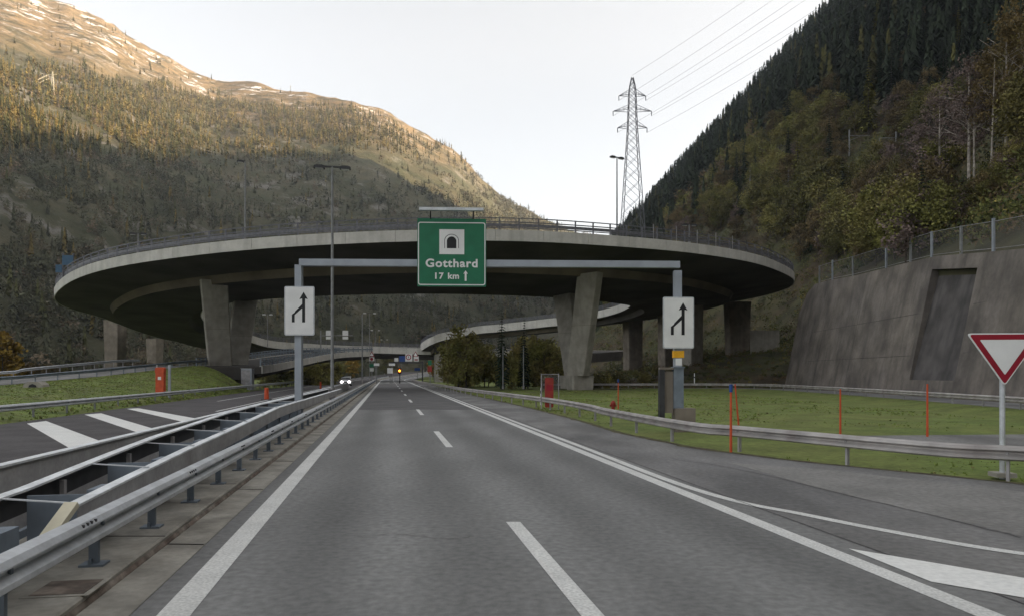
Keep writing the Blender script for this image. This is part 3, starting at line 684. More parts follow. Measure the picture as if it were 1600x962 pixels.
fy = [14, 22, 30, 38, 47, 52.6, 58.6, 63.8, 69.4, 74, 80, 90, 97.5, 103]
p0 = None; froot = Vector(fe.location)
for k, y_ in enumerate(fy):
    q = wp(y_, wall_zt(y_), .3); h = 2.7 if k % 3 else 2.9
    MB().box(q+Vector((0, 0, h/2-.2)), (.16, .22, h)).build('post', 'pole' if k % 2 else 'gantry', fe)
MB().loft([[wp(y_, wall_zt(y_), .3)+Vector((0, 0, .1)), wp(y_, wall_zt(y_), .3)+Vector((0, 0, 2.5))] for y_ in fy]).build('wire_mesh', 'mesh', fe)
mb = MB()
for a, b in zip(fy, fy[1:]):
    for h in (.25, 2.45): mb.tube(wp(a, wall_zt(a), .3)+Vector((0, 0, h)), wp(b, wall_zt(b), .3)+Vector((0, 0, h)), .025, n=5)
mb.build('rail', 'galv_dull', fe)
# concrete wall below the ring, right
cw = thing('concrete_wall', 'low board-marked concrete wall beside the rear viaduct pier under the ring', 'wall', P(1195, 560, 150))
MB().add([P(1172, 516, 150), P(1218, 516, 146), P(1218, 552, 146), P(1172, 560, 150), P(1172, 516, 153), P(1218, 516, 149), P(1218, 575, 149), P(1172, 585, 153)], [(0, 1, 2, 3), (5, 4, 7, 6), (4, 5, 1, 0), (3, 2, 6, 7), (1, 5, 6, 2), (4, 0, 3, 7)]).build('wall_face', 'concrete', cw)

# ------------------------------------------------------------------ gantry and signs
GY = 31.5
gl, gr_ = Vector(((467-CX)/F*GY, GY, 0)), Vector(((1058.5-CX)/F*GY, GY, -.5))
gt = thing('sign_gantry', 'blue-grey steel portal gantry spanning the motorway below the viaduct', 'gantry', gl)
MB().box(gl+Vector((0, 0, 3.5)), (.29, .29, 7.0)).build('post', 'gantry', gt)
MB().box(gr_+Vector((0, 0, 3.75)), (.32, .32, 7.0)).build('post', 'gantry', gt)
zl, zr_ = EYE+(HY-410.5)/F*GY, EYE+(HY-414)/F*GY
mb = MB(); mb.bar(gl+Vector((.05, -.02, zl)), gr_+Vector((.08, -.02, zr_-gr_.z)), .30, .29); mb.build('beam', 'gantry', gt)
mb = MB(); q = P(1059, 605, GY); mb.box(q, (.42, .42, 1.8)); mb.box(P(1059, 573.5, GY), (.5, .5, .06)); mb.build('sleeve', 'blue_steel', gt)
MB().box(P(1059.5, 553, GY)+Vector((0, -.01, 0)), (.44, .36, .30)).build('marker_plate', 'yellow', gt)
MB().box(P(1059, 565, GY)+Vector((0, -.17, 0)), (.27, .03, .30)).build('number_plate', 'white', gt)
cbm = thing('concrete_plinth', 'stepped concrete plinth at the foot of the right gantry post behind the guard rail', 'plinth', gr_)
MB().box(P(1068, 652, GY), (.85, .8, .85)).build('upper_block', 'concrete_brown', cbm)
MB().box(P(1076, 678, GY), (1.3, 1.1, .5)).build('lower_block', 'concrete_brown', cbm)
cab = thing('steel_cabinet', 'dark framed concrete cabinet standing left of the right gantry post', 'cabinet', P(1042, 665, GY))
MB().box(P(1033.5, 620, GY), (.22, .35, 2.4)).build('side_frame', 'dark_steel', cab)
MB().box(P(1044, 612, GY)+Vector((0, .06, 0)), (.42, .25, 1.8)).build('panel', 'concrete_brown', cab)
MB().box(P(1041, 575, GY), (.6, .4, .09)).build('top_cap', 'concrete_brown', cab)
MB().box(P(1055, 660, GY)+Vector((0, -.3, 0)), (.05, .05, 1.3)).build('cable_pipe', 'dark_steel', cab)

def text_part(txt, h, cx, z, m, parent, y, sx=1.0, name='lettering', bold=.0, spacing=1.0):
    cu = bpy.data.curves.new('text', 'FONT'); cu.body = txt; cu.align_x = 'CENTER'; cu.size = h/.72; cu.offset = bold; cu.extrude = .004; cu.space_character = spacing
    ob = bpy.data.objects.new('text', cu); COL.objects.link(ob)
    dg = bpy.context.evaluated_depsgraph_get(); me = bpy.data.meshes.new_from_object(ob.evaluated_get(dg)); bpy.data.objects.remove(ob)
    for v in me.vertices: v.co = (cx+v.co.x*sx, y-v.co.z, z+v.co.y)
    me.materials.clear(); me.materials.append(M[m]); me.flip_normals() if False else None
    o = bpy.data.objects.new(name, me); COL.objects.link(o); o.parent = parent; return o
def rrect(wd, h, r, n=5):
    pts = []
    for cx, cz, a0 in ((wd/2-r, h/2-r, 0), (-wd/2+r, h/2-r, 90), (-wd/2+r, -h/2+r, 180), (wd/2-r, -h/2+r, 270)):
        pts += [(cx+r*math.cos(R_(a0+90*k/n)), cz+r*math.sin(R_(a0+90*k/n))) for k in range(n+1)]
    return pts
def ring_mesh(outer_, inner_, y, dep=.004):
    n = len(outer_); vs = [(x, y, z) for x, z in outer_]+[(x, y, z) for x, z in inner_]+[(x, y+dep, z) for x, z in outer_]+[(x, y+dep, z) for x, z in inner_]; fs = []
    for i in range(n):
        j = (i+1) % n; fs += [(i, n+i, n+j, j), (2*n+i, 2*n+j, 3*n+j, 3*n+i), (i, j, 2*n+j, 2*n+i), (n+i, 3*n+i, 3*n+j, n+j)]
    return MB().add(vs, fs)
def px2m(p): return p/F*(GY-.35)
# green direction sign
sgn_w, sgn_h = px2m(107), px2m(106)
gs = thing('direction_sign', 'large green direction sign reading Gotthard 17 km with a tunnel symbol', 'road sign', P(706, 395, GY-.35), RZ*.3)
MB().prism(rrect(sgn_w, sgn_h, .03), -.04, .04).build('panel', 'green', gs, local=True)
ring_mesh(rrect(sgn_w-.06, sgn_h-.22, .10), rrect(sgn_w-.14, sgn_h-.30, .07), -.046).build('border', 'white', gs, local=True).location = (0, 0, -.05)
u = sgn_w/740                                     # close-up pixels of the sign
def sx(x): return (x-458)*u
def sz(z): return (512-z)*u
MB().box((sx(458), -.045, sz(397)), (268*u, .008, 268*u)).build('symbol_panel', 'white', gs, local=True)
arch = [(sx(405), sz(467)), (sx(405), sz(390))]+[(sx(456+51*math.cos(R_(180-a))), sz(390-50*math.sin(R_(a)))) for a in range(12, 180, 12)]+[(sx(507), sz(390)), (sx(507), sz(467))]
MB().prism(arch[::-1], -.054, -.049).build('tunnel_symbol', 'black', gs, local=True)
def arc(r, top): return [(sx(456-r), sz(467)), (sx(456-r), sz(385))]+[(sx(456+r*math.cos(R_(180-a))), sz(385-(top)*math.sin(R_(a)))) for a in range(12, 180, 12)]+[(sx(456+r), sz(385)), (sx(456+r), sz(467))]
a1, a2 = arc(78, 72), arc(72, 66); mb = MB(); n = len(a1); mb.add([(x, -.052, z) for x, z in a1]+[(x, -.052, z) for x, z in a2], [(i, i+1, n+i+1, n+i) for i in range(n-1)]); mb.build('tunnel_outline', 'black', gs, local=True)
text_part('Gotthard', 88*u, sx(457), sz(668), 'white', gs, -.046, 1.10, bold=.014, spacing=1.12)
text_part('17', 66*u, sx(315), sz(795), 'white', gs, -.046, 1.08, bold=.010, spacing=1.15)
text_part('km', 66*u, sx(476), sz(795), 'white', gs, -.046, 1.05, bold=.010, spacing=1.1)
MB().prism([(sx(597), sz(818)), (sx(597), sz(738)), (sx(582), sz(742)), (sx(606), sz(705)), (sx(632), sz(742)), (sx(617), sz(738)), (sx(617), sz(818))], -.05, -.045).build('arrow', 'white', gs, local=True)
mb = MB(); mb.box((0, -.55, sgn_h/2+.28), (sgn_w*.92, .22, .12)); mb.build('light_bar', 'galv', gs, local=True)
mb = MB()
for s in (-.62, .62): mb.bar((s*sgn_w/2, .0, sgn_h/2-.02), (s*sgn_w/2+.03, -.5, sgn_h/2+.25), .05)
mb.build('light_brackets', 'dark_steel', gs, local=True)
mb = MB()
for s in (-.5, .5): mb.box((s, .12, 0), (.08, .12, sgn_h*.9))
mb.build('back_rails', 'galv_dull', gs, local=True)
# lane-merge signs on the posts
def merge_sign(label, px, py, wpx, hpx, d):
    t = thing('merge_sign', label, 'road sign', P(px, py, d), RZ*.3, 'lane merge signs on the gantry posts'); wd, h = wpx/F*d, hpx/F*d
    MB().prism(rrect(wd, h, .07), -.03, .03).build('panel', 'galv', t, local=True)
    MB().prism(rrect(wd-.09, h-.09, .05), -.035, -.03).build('face', 'white', t, local=True)
    s = wd/160.0                                 # drawn on a 160 wide close-up (x from -80, z up from centre)
    def q(pts): return [(x*s, z*s) for x, z in pts]
    mb = MB(); mb.prism(q([(15, -62), (31, -62), (31, 66), (46, 62), (23, 102), (0, 62), (15, 66), (15, 36), (-24, -4), (-24, -8), (-40, -20), (-40, -62), (-25, -62), (-25, -22), (15, 14)]), -.041, -.036)
    mb.build('arrow_symbol', 'black', t, local=True)
    mb = MB(); mb.box((0, .05, h*.3), (wd*.8, .05, .06)); mb.box((0, .05, -h*.3), (wd*.8, .05, .06)); mb.build('clamps', 'galv_dull', t, local=True)
    return t
merge_sign('white lane-merge arrow sign on the left gantry post', 468, 485.5, 46, 76, GY-.28)
merge_sign('white lane-merge arrow sign on the right gantry post above a yellow plate', 1060, 504, 49, 80, GY-.28)
# give-way sign
yd = 16.4; ys_ = thing('give_way_sign', 'red and white give-way triangle on a steel post at the right edge', 'road sign', G(1568, 741), -.12)
yl = world_of(ys_).inverted(); cz = EYE+(HY-553)/F*yd
def tri(k): return [(-.80*k, .48*k), (.80*k, .48*k), (.0, -.72*k)]
def rtri(k, r=.09):
    base = [Vector((x, z, 0)) for x, z in tri(k)]; out = []
    for i in range(3):
        a, b, c = base[i-1], base[i], base[(i+1) % 3]; p, q = b+(a-b).normalized()*r, b+(c-b).normalized()*r
        for s in np.linspace(0, 1, 5): o = p.lerp(b, s).lerp(b.lerp(q, s), s); out.append((o.x, o.y+0))
    return out[::-1]
hz = cz
def shift(pts, dz): return [(x, z+dz) for x, z in pts]
MB().prism(shift(rtri(1.0), hz), -.05, -.02).build('panel', 'white', ys_, local=True)
MB().prism(shift(rtri(.94, .07), hz), -.056, -.05).build('red_border', 'red', ys_, local=True)
MB().prism(shift(rtri(.665, .03), hz+.012), -.062, -.056).build('white_face', 'white', ys_, local=True)
MB().tube((0, .05, -.1), (0, .05, hz+.3), .057, n=12).build('post', 'galv', ys_, local=True)
MB().box((0, .05, .0), (.42, .4, .10)).build('foot', 'concrete', ys_, local=True)

# ------------------------------------------------------------------ lamps, pylon, poles
def lamp(label, base, top_z, arm=1.15, r=.11, heads=2, rz=RZ, group='street lamps', hm='dark_steel'):
    base = Vector(base); t = thing('street_lamp', label, 'street lamp', base, rz, group); h = top_z-base.z
    MB().tube((0, 0, 0), (0, 0, h), r, r*.6, n=10).build('pole', 'pole', t, local=True)
    MB().tube((0, 0, 0), (0, 0, 1.1), r*1.6, r*1.5, n=10).build('base_sleeve', 'galv_dull', t, local=True)
    mb = MB(); mb.bar((-arm, 0, h), (arm if heads == 2 else 0, 0, h), r*.8); mb.build('arm', 'dark_steel', t, local=True)
    for s in ((-1, 1) if heads == 2 else (-1,)):
        hd = MB().prism([(s*arm-.42, h-.16), (s*arm+.42, h-.16), (s*arm+.40, h+.02), (s*arm+.2, h+.1), (s*arm-.2, h+.1), (s*arm-.40, h+.02)], -.16, .16).build('lamp_head', hm, t, local=True)
        MB().box((s*arm, 0, h-.18), (.6, .24, .04)).build('lamp_glass', 'lampglass', hd, local=True)
    return t
lamp('tall twin-arm street lamp in the median in front of the viaduct', R(-4.25, 56, .12), EYE+(HY-261)/F*56, arm=.98, r=.14)
for i, (px, py, d, lb) in enumerate(((577.5, 489, 195, 'second twin street lamp along the median, beyond the viaduct'), (586.5, 515.5, 262, 'distant twin street lamp just right of a taller one past the bridge'), (600.5, 530, 330, 'small distant twin street lamp above the far bridge'), (627, 541, 350, 'most distant twin street lamp above the far overhead signs'))):
    p = P(px, py, d); lamp(lb, (p.x, d, zroad(d)), p.z, arm=1.3, r=.10, hm='lamp_grey')
p = P(566, 491, 150); pp = thing('steel_pole', 'plain grey pole without lamps in the median ahead', 'pole', (p.x, p.y, .1)); MB().tube((0, 0, 0), (0, 0, p.z), .16, .1).build('shaft', 'pole', pp, local=True); MB().tube((0, 0, 0), (0, 0, 1.2), .22, .2).build('base_sleeve', 'galv_dull', pp, local=True)
def on_deck(px, f=.12):
    x, d = hit(px, C1, RO, False); ph = math.degrees(math.atan2(x-C1.x, -(d-C1.y))); p = outer(ph).lerp(inner(ph), f); return p+Vector((0, 0, 1.2))
for px, tpy, lb, hd in ((383, 252, 'single street lamp on the left of the viaduct deck against the mountain', 1), (964, 246, 'street lamp on the viaduct deck beside the lattice pylon', 2), (1077, 351, 'short twin lamp peeping over the wire screen of the viaduct', 2), (216, 365, 'twin lamp head peeping over the left rim of the viaduct', 2)):
    b = on_deck(px); b.x = (px-CX)/F*b.y; lamp(lb, b, EYE+(HY-tpy)/F*b.y, arm=.7 if hd == 2 else .6, r=.13, heads=hd, rz=.5 if px == 964 else RZ)
p = P(418, 491, 176); lamp('twin street lamp above the ramp seen between pier and gantry post', (p.x, p.y, 8.6), p.z, arm=.8, r=.09, hm='lamp_grey')
# lattice pylon
PD = 250.0; pb_ = Vector(((988-CX)/F*PD, PD, 20)); zt = EYE+(HY-118)/F*PD
pyl = thing('lattice_pylon', 'tall lattice electricity pylon with three crossarms against the white sky', 'pylon', pb_)
def half(z): 
    return lerp(z, [20, EYE+(HY-345)/F*PD, EYE+(HY-200)/F*PD, EYE+(HY-140)/F*PD, zt], [5.0, 3.5, 1.55, 1.1, .12])
def leg_pt(i, z): s = half(z); return Vector((pb_.x+(-s, s, s, -s)[i], pb_.y+(-s, -s, s, s)[i], z))
zs = [20]
while zs[-1] < zt-1.0: zs.append(min(zt, zs[-1]+max(1.4, half(zs[-1])*1.75)))
mb = MB(); mb2 = MB()
for za, zb in zip(zs, zs[1:]):
    for i in range(4):
        mb.bar(leg_pt(i, za), leg_pt(i, zb), .20); j = (i+1) % 4
        mb2.bar(leg_pt(i, za), leg_pt(j, zb), .11); mb2.bar(leg_pt(j, za), leg_pt(i, zb), .11)
mb.build('legs', 'rail_dark', pyl); mb2.build('lattice', 'rail_dark', pyl)
wires = []
for py, hw in ((148, 21), (172, 30), (198, 23)):
    z = EYE+(HY-py)/F*PD; L_ = hw/F*PD; mb = MB(); s = half(z)
    for sg in (-1, 1):
        tip = Vector((pb_.x+sg*L_, pb_.y, z-.5))
        for a in (-s, s): mb.bar((pb_.x+sg*s, pb_.y+a, z-.3), tip, .14); mb.bar((pb_.x+sg*s, pb_.y+a, z+1.3), tip, .12)
        for k in (.3, .6): mb.bar((pb_.x+sg*(s+(L_-s)*k), pb_.y, z+1.3*(1-k)), (pb_.x+sg*(s+(L_-s)*k), pb_.y, z-.4), .1)
        wires.append(tip-Vector((0, 0, 1.6)))
    cr = mb.build('crossarm', 'rail_dark', pyl)
    mb = MB()
    for sg in (-1, 1): mb.tube((pb_.x+sg*L_, pb_.y, z-.5), (pb_.x+sg*L_, pb_.y, z-2.1), .14)
    mb.build('insulators', 'rail_dark', cr)
wires.append(Vector((pb_.x, pb_.y, zt)))
for k, a in enumerate(wires):
    b = a+Vector((125, -150, 58)); mb = MB(); prev = a
    for q in range(1, 17):
        f = q/16; c = a.lerp(b, f)-Vector((0, 0, 26*f*(1-f))); mb.tube(prev, c, .036, n=4, cap=False); prev = c
    side = ['left end of the top crossarm', 'right end of the top crossarm', 'left end of the middle crossarm', 'right end of the middle crossarm', 'left end of the bottom crossarm', 'right end of the bottom crossarm', 'peak'][k]
    tag(mb.build('power_line', 'rail_dark'), 'thin power line from the %s of the lattice pylon' % side, 'power line', 'power lines')
# railway masts on the hillside
def mast(label, px, top, bot, d, arm):
    d = hill_hit(px, bot+4)
    a = P(px, bot+22, d); b = P(px, top, d); t = thing('railway_mast', label, 'mast', a, 0, 'railway masts on the hillside')
    MB().box((a+b)/2, (.34, .34, (b-a).z)).build('post', 'pole', t)
    if arm:
        e = P(px+arm, top+10, d); s = P(px, top+9, d); mb = MB(); mb.bar(s, e, .14); mb.bar(P(px, top+17, d), s.lerp(e, .5), .12); mb.bar(e, P(px+arm, top+24, d), .12); mb.build('bracket', 'pole', t)
mast('pale railway mast with a long bracket, left one above the olive bushes', 1327, 203, 242, 168, 38)
mast('pale railway mast with a bracket pointing left, right one of the upper pair', 1400, 206, 238, 168, -26)
mast('thin railway mast on the lower hillside left of the round bush', 1172, 264, 300, 205, 30)
mast('thin railway mast beside the round olive bush', 1232, 266, 296, 205, 0)

md = 0
for md in np.arange(300, 1500, 4.0):
    if mtn(82, md) >= EYE+(HY-150)/F*md: break
a = P(82, 152, md); b = P(82, 112, md); mp_ = thing('mountain_pylon', 'tiny sunlit pylon among the trees high on the left mountain', 'pylon', a); k = md/F
mb = MB()
for sx_ in (-1, 1): mb.bar(a+Vector((sx_*3*k, 0, 0)), b+Vector((sx_*.4*k, 0, 0)), .7*k)
for f in (.2, .4, .6, .8): mb.bar(a.lerp(b, f)-Vector((2.6*k*(1-f), 0, 0)), a.lerp(b, f+.15)+Vector((2.6*k*(1-f), 0, 0)), .5*k)
mb.bar(b-Vector((6*k, 0, 5*k)), b+Vector((6*k, 0, -5*k)), .7*k); mb.build('frame', 'cream', mp_)
for q_, dz in enumerate((0, 6)):
    c0 = b-Vector((6*k, 0, (5+dz)*k)); c1 = P(-160, 186+dz, md*.9); mb = MB(); prev = c0
    for f in np.linspace(.1, 1, 10): c = c0.lerp(c1, f)-Vector((0, 0, 40*k*f*(1-f))); mb.tube(prev, c, .35*k, n=4, cap=False); prev = c
    tag(mb.build('mountain_power_line', 'cream'), ('upper' if q_ == 0 else 'lower')+' sunlit power line sagging left from the tiny mountain pylon', 'power line')
q = EMB[12][7]; cv = thing('drain_culvert', 'small grey concrete drain head in the grass bank below the left ramp', 'drain', q)
MB().prism([(-.9, -.2), (.9, -.2), (.8, .25), (.45, .5), (-.45, .5), (-.8, .25)], -.4, .6).build('head_wall', 'concrete', cv, local=True); MB().prism([(-.35, .02), (.35, .02), (.3, .2), (0, .32), (-.3, .2)], -.43, -.39).build('opening', 'black', cv, local=True)

# ------------------------------------------------------------------ roadside furniture
def snow_pole(label, px, top, bot, blue=False, lean=0.0, z=0.0, w=.062):
    b = G(px, bot, z); h = (bot-top)/F*b.y; t = thing('snow_pole', label, 'marker pole', b, 0, 'orange snow poles')
    MB().tube((0, 0, -.1), (-lean*h, 0, h), w/2+.012, w/2, n=8).build('pole', 'orange', t, local=True)
    if blue: MB().tube((-lean*h, 0, h), (-lean*h*1.12, 0, h*1.13), w/2+.02, n=8).build('blue_cap', 'blue', t, local=True)
    else: MB().tube((-lean*h, 0, h), (-lean*h, 0, h+.02), w/2, n=8).build('cap', 'orange', t, local=True)
snow_pole('orange snow pole with blue tip right behind the guard rail', 1142, 612, 706, True)
snow_pole('leaning orange snow pole next to the blue-tipped one', 1154, 600, 660, False, .09)
snow_pole('orange snow pole on the lawn in front of the retaining wall', 1313, 608, 678)
snow_pole('orange snow pole in front of the dark recessed bay', 1449, 600, 679)
snow_pole('thin orange snow pole with blue tip behind the red hydrant', 966, 597, 636, True)
snow_pole('short reddish snow pole at the far left foot of the retaining wall', 1237, 580, 603)
def delineator(label, px, top, bot):
    b = G(px, bot); h = (bot-top)/F*b.y; t = thing('delineator', label, 'marker post', b, 0, 'white delineator posts')
    MB().prism([(-.07, 0), (.07, 0), (.06, h-.1), (0, h), (-.06, h-.1)], -.05, .05).build('post', 'white', t, local=True)
    MB().box((0, -.05, h*.72), (.125, .03, .22)).build('black_band', 'black', t, local=True)
delineator('white delineator post beside the red emergency box', 845.5, 604, 632)
delineator('white delineator post by the rail right of the gantry plinth', 1085, 582, 606)
delineator('white delineator at the foot of the recessed bay', 1488, 600, 616)
delineator('tiny white delineator below the shrubs behind the right guard rail', 720, 593, 604)
# red emergency telephone box, right
eb = G(858, 638); et = thing('emergency_box', 'faded red emergency pillar between two steel posts right of the motorway', 'emergency box', eb)
s = eb.y/F
MB().prism(rrect(13*s, 46*s, .08), -.2, .2).build('pillar', 'red_box', et, local=True).location = (0, 0, 23*s+.1)
MB().box((0, -.21, 33*s), (9*s, .02, 9*s)).build('door_panel', 'red', et, local=True)
for x in (-12, 15): MB().box((x*s, .1, 27*s), (.07, .07, 56*s)).build('post', 'galv_dull', et, local=True)
MB().box((1.5*s, .1, 54*s), (27*s, .04, .04)).build('top_rail', 'galv_dull', et, local=True)
MB().box((1.5*s, .14, 40*s), (26*s, .015, 26*s)).build('mesh_panel', 'mesh', et, local=True)
# orange emergency pillar, left
ob = Vector(((251-CX)/F*62, 62, .25)); s = 62/F; ot = thing('emergency_box', 'bright orange emergency pillar on the grass bank behind the left guard rail', 'emergency box', ob)
MB().prism(rrect(12.5*s, 44*s, .12), -.2, .2).build('pillar', 'orange', ot, local=True).location = (0, 0, 25*s)
MB().prism(rrect(13.5*s, 9*s, .08), -.24, .2).build('hood', 'orange', ot, local=True).location = (0, 0, 42*s)
MB().box((.0, -.21, 30*s), (5*s, .02, 5*s)).build('sign_plate', 'white', ot, local=True)
for x, wd, mm in ((-6.5, .06, 'galv'), (13, .22, 'gantry')): MB().box((x*s, .1, 25*s), (wd, .12, 52*s)).build('post', mm, ot, local=True)
# hydrant
hb = G(958, 645); ht = thing('hydrant', 'small red hydrant poking up behind the right guard rail', 'hydrant', hb)
MB().tube((0, 0, 0), (0, 0, .55), .11, .1, n=12).build('barrel', 'red_box', ht, local=True)
mb = MB(); mb.tube((0, 0, .5), (0, 0, .62), .15, .15, n=12); mb.tube((0, 0, .62), (0, 0, .74), .14, .05, n=12); mb.build('bonnet', 'red_box', ht, local=True)
for sg in (-1, 1): MB().tube((sg*.08, 0, .45), (sg*.2, 0, .45), .06, .06, n=10).build('nozzle', 'red_box', ht, local=True)
# orange bollards left
def bollard(label, px, top, bot, wd):
    b = G(px, bot); h = (bot-top)/F*b.y; t = thing('traffic_bollard', label, 'bollard', b, 0, 'orange bollards on the opposite carriageway')
    MB().tube((0, 0, 0.03), (0, 0, h), wd/2, wd/2*.8, n=10).build('body', 'orange', t, local=True); MB().box((0, 0, .03), (wd*1.7, wd*1.7, .06)).build('foot', 'dark_steel', t, local=True)
bollard('orange bollard on the opposite carriageway left of the gantry post', 416.5, 605, 624, .42)
bollard('small red bollard on the opposite carriageway near the oncoming car', 501, 596, 607, .3)
# utility cabinet behind the left pier, poles by the shrubs
uc = P(387, 578, 103); ut = thing('steel_cabinet', 'grey-blue switch cabinet with a thin pole behind the left V pier', 'cabinet', (uc.x, uc.y, 0))
MB().box((0, 0, 1.5), (1.5, 1.0, 3.0)).build('body', 'gantry', ut, local=True); MB().box((-.1, -.51, 1.5), (1.2, .03, 2.6)).build('door', 'galv_dull', ut, local=True); MB().box((0, 0, 3.03), (1.65, 1.15, .06)).build('lid', 'galv_dull', ut, local=True)
for px, lb in ((818, 'slim grey pole standing in front of the shrubs left of the right V pier'), (786, 'slim dull pole among the shrubs, left one of two')):
    q = G(px, 607); t = thing('steel_pole', lb, 'pole', q); hh = EYE+(HY-540)/F*q.y
    MB().tube((0, 0, 0), (0, 0, hh), .1, .08).build('shaft', 'pole', t, local=True); MB().tube((0, 0, 0), (0, 0, .5), .16, .15).build('base_sleeve', 'galv_dull', t, local=True)
# blue panels on the left rim
b = on_deck(106, .1); b.x = (106-CX)/F*b.y; s = b.y/F; bp_ = thing('blue_sign', 'pair of dull blue sign panels on posts at the left rim of the viaduct', 'road sign', b)
for sg in (-1, 1): MB().box((sg*8*s, .1, 19*s), (.2, .2, 38*s)).build('post', 'rail_dark', bp_, local=True)
MB().box((0, 0, 27*s), (17*s, .12, 15*s)).build('panel', 'blue_teal', bp_, local=True); MB().box((-14*s, 0, 14*s), (10*s, .12, 12*s)).build('panel', 'blue_teal', bp_, local=True)
MB().box((-8*s, .05, 14*s), (6*s, .1, .2)).build('bracket', 'rail_dark', bp_, local=True)

# far signs and signals
def post_to_ground(t, x, d, ztop, wd=.14, m='pole', z0=None):
    MB().box((x, d+.12, (ztop+(zroad(d) if z0 is None else z0))/2), (wd, wd, ztop-(zroad(d) if z0 is None else z0))).build('post', m, t)
d = 160; t = thing('signal_arm', 'thin mast arm carrying two pale signal boxes over the opposite carriageway', 'signal', P(500, 524, d))
MB().bar(P(503, 524, d), P(551, 523.5, d), .14).build('arm', 'pole', t); post_to_ground(t, P(501, 524, d).x, d, P(500, 519, d).z+.4, .22)
for px in (514, 540):
    h = MB().box(P(px, 520, d)+Vector((0, -.2, 0)), (1.2, .3, 1.1)).build('signal_box', 'board', t); MB().box(P(px, 527.5, d)+Vector((0, -.2, 0)), (1.2, .25, .6)).build('lower_plate', 'board', t)
d = 178; t = thing('sign_post', 'median post stacked with warning triangle and small plates before the far bridge', 'road sign', (P(581, 600, d).x, d, 0))
post_to_ground(t, P(581, 600, d).x, d, P(581, 548, d).z, .2)
c = P(581, 553, d); k = d/F; mb = MB(); mb.prism([(c.x-4.6*k, c.z-3.5*k), (c.x+4.6*k, c.z-3.5*k), (c.x, c.z+5*k)], d-.2, d-.14); mb.build('red_triangle', 'red', t)
mb = MB(); mb.prism([(c.x-3*k, c.z-2.6*k), (c.x+3*k, c.z-2.6*k), (c.x, c.z+3*k)], d-.24, d-.2); mb.build('triangle_face', 'white', t)
for py, h, wd, m in ((560.5, 6, 8, 'board'), (570.5, 5, 7, 'green'), (577, 5, 6, 'board')): MB().box(P(581, py, d)+Vector((0, -.17, 0)), (wd*k, .06, h*k)).build('plate', m, t)
MB().tube(P(581, 560.5, d)+Vector((0, -.2, 0)), P(581, 560.5, d)+Vector((0, -.23, 0)), 2.4*k, n=16).build('red_ring', 'red', t)
d = 186; k = d/F; t = thing('overhead_signs', 'row of overhead signs on a dark beam beneath the far bridge', 'gantry', (P(656, 566, d).x, d, 0))
MB().bar(P(608, 566, d), P(661, 566, d), .35).build('beam', 'dark_steel', t); post_to_ground(t, P(660, 566, d).x, d, P(660, 564, d).z, .3, 'dark_steel')
for px, py, wd, h, m in ((619.5, 561.5, 6, 5.5, 'board'), (628.5, 560, 9, 9, 'blue'), (639, 558, 11, 12, 'board'), (650.5, 560, 8, 8, 'board')): MB().box(P(px, py, d)+Vector((0, -.25, 0)), (wd*k, .08, h*k)).build('sign_panel', m, t)
o1 = P(638.5, 557.5, d)+Vector((0, -.3, 0)); o2 = o1-Vector((0, .04, 0)); MB().tube(o1, o2, 4.3*k, n=20).build('red_disc', 'red', t); MB().tube(o2, o2-Vector((0, .02, 0)), 2.9*k, n=20).build('disc_face', 'white', t); MB().box(o2-Vector((0, .03, 0)), (1.0*k, .02, 3.4*k)).build('disc_symbol', 'black', t)
c = P(649.5, 552.5, d); mb = MB(); mb.prism([(c.x-4.4*k, c.z-4*k), (c.x+4.4*k, c.z-4*k), (c.x, c.z+4.5*k)], d-.3, d-.24); mb.build('red_triangle', 'red', t); mb = MB(); mb.prism([(c.x-2.9*k, c.z-3.1*k), (c.x+2.9*k, c.z-3.1*k), (c.x, c.z+2.7*k)], d-.34, d-.3); mb.build('triangle_face', 'white', t)
MB().box(P(650.5, 561.5, d)+Vector((0, -.3, 0)), (5*k, .03, 2*k)).build('red_bar', 'red', t)
d = 168; k = d/F
for px, py, wd, h, lb in ((588.5, 569, 8.5, 4, 'small white lane plate under the far bridge, left of the square board'), (612.5, 569, 9.5, 3.6, 'small white lane plate under the far bridge, above the square board'), (609.5, 578.5, 8.5, 8.5, 'square white board under the far bridge')):
    t = thing('lane_sign', lb, 'road sign', (P(px, py, d).x, d, 0)); MB().box(P(px, py, d)+Vector((0, -.1, 0)), (wd*k, .08, h*k)).build('panel', 'white', t); post_to_ground(t, P(px, py, d).x, d, P(px, py, d).z, .16)
    MB().box(P(px, py+h/2+.6, d)+Vector((0, -.1, 0)), (wd*k*.8, .1, .12)).build('lower_edge', 'dark_steel', t)
t = thing('traffic_light', 'glowing amber signal lamp under the far bridge', 'traffic light', (P(624.5, 579, d).x, d, 0)); p = P(624.5, 579, d); MB().box(p, (.8, .35, 1.3)).build('housing', 'black', t)
MB().tube(p+Vector((0, -.16, .05)), p+Vector((0, -.30, .05)), .27, n=16).build('lit_lamp', 'amber', t); post_to_ground(t, p.x, d, p.z, .2, 'dark_steel')
d = 240; k = d/F; t = thing('blue_sign', 'small blue road sign right of the far bend', 'road sign', (P(652, 577, d).x, d, 0)); MB().box(P(652, 576.5, d), (9*k, .1, 4.5*k)).build('panel', 'blue', t); post_to_ground(t, P(652, 577, d).x, d, P(652, 577, d).z, .16)
d = 172; k = d/F; t = thing('sign_post', 'faded orange plate below a green plate on a post left of the ramp pier', 'road sign', (P(672, 590, d).x, d, 0)); post_to_ground(t, P(672, 590, d).x, d, P(672, 562, d).z, .2)
MB().box(P(671.5, 566, d), (6*k, .1, 7*k)).build('green_plate', 'green', t); MB().box(P(671.5, 576, d), (7*k, .1, 9*k)).build('orange_plate', 'red_box', t)

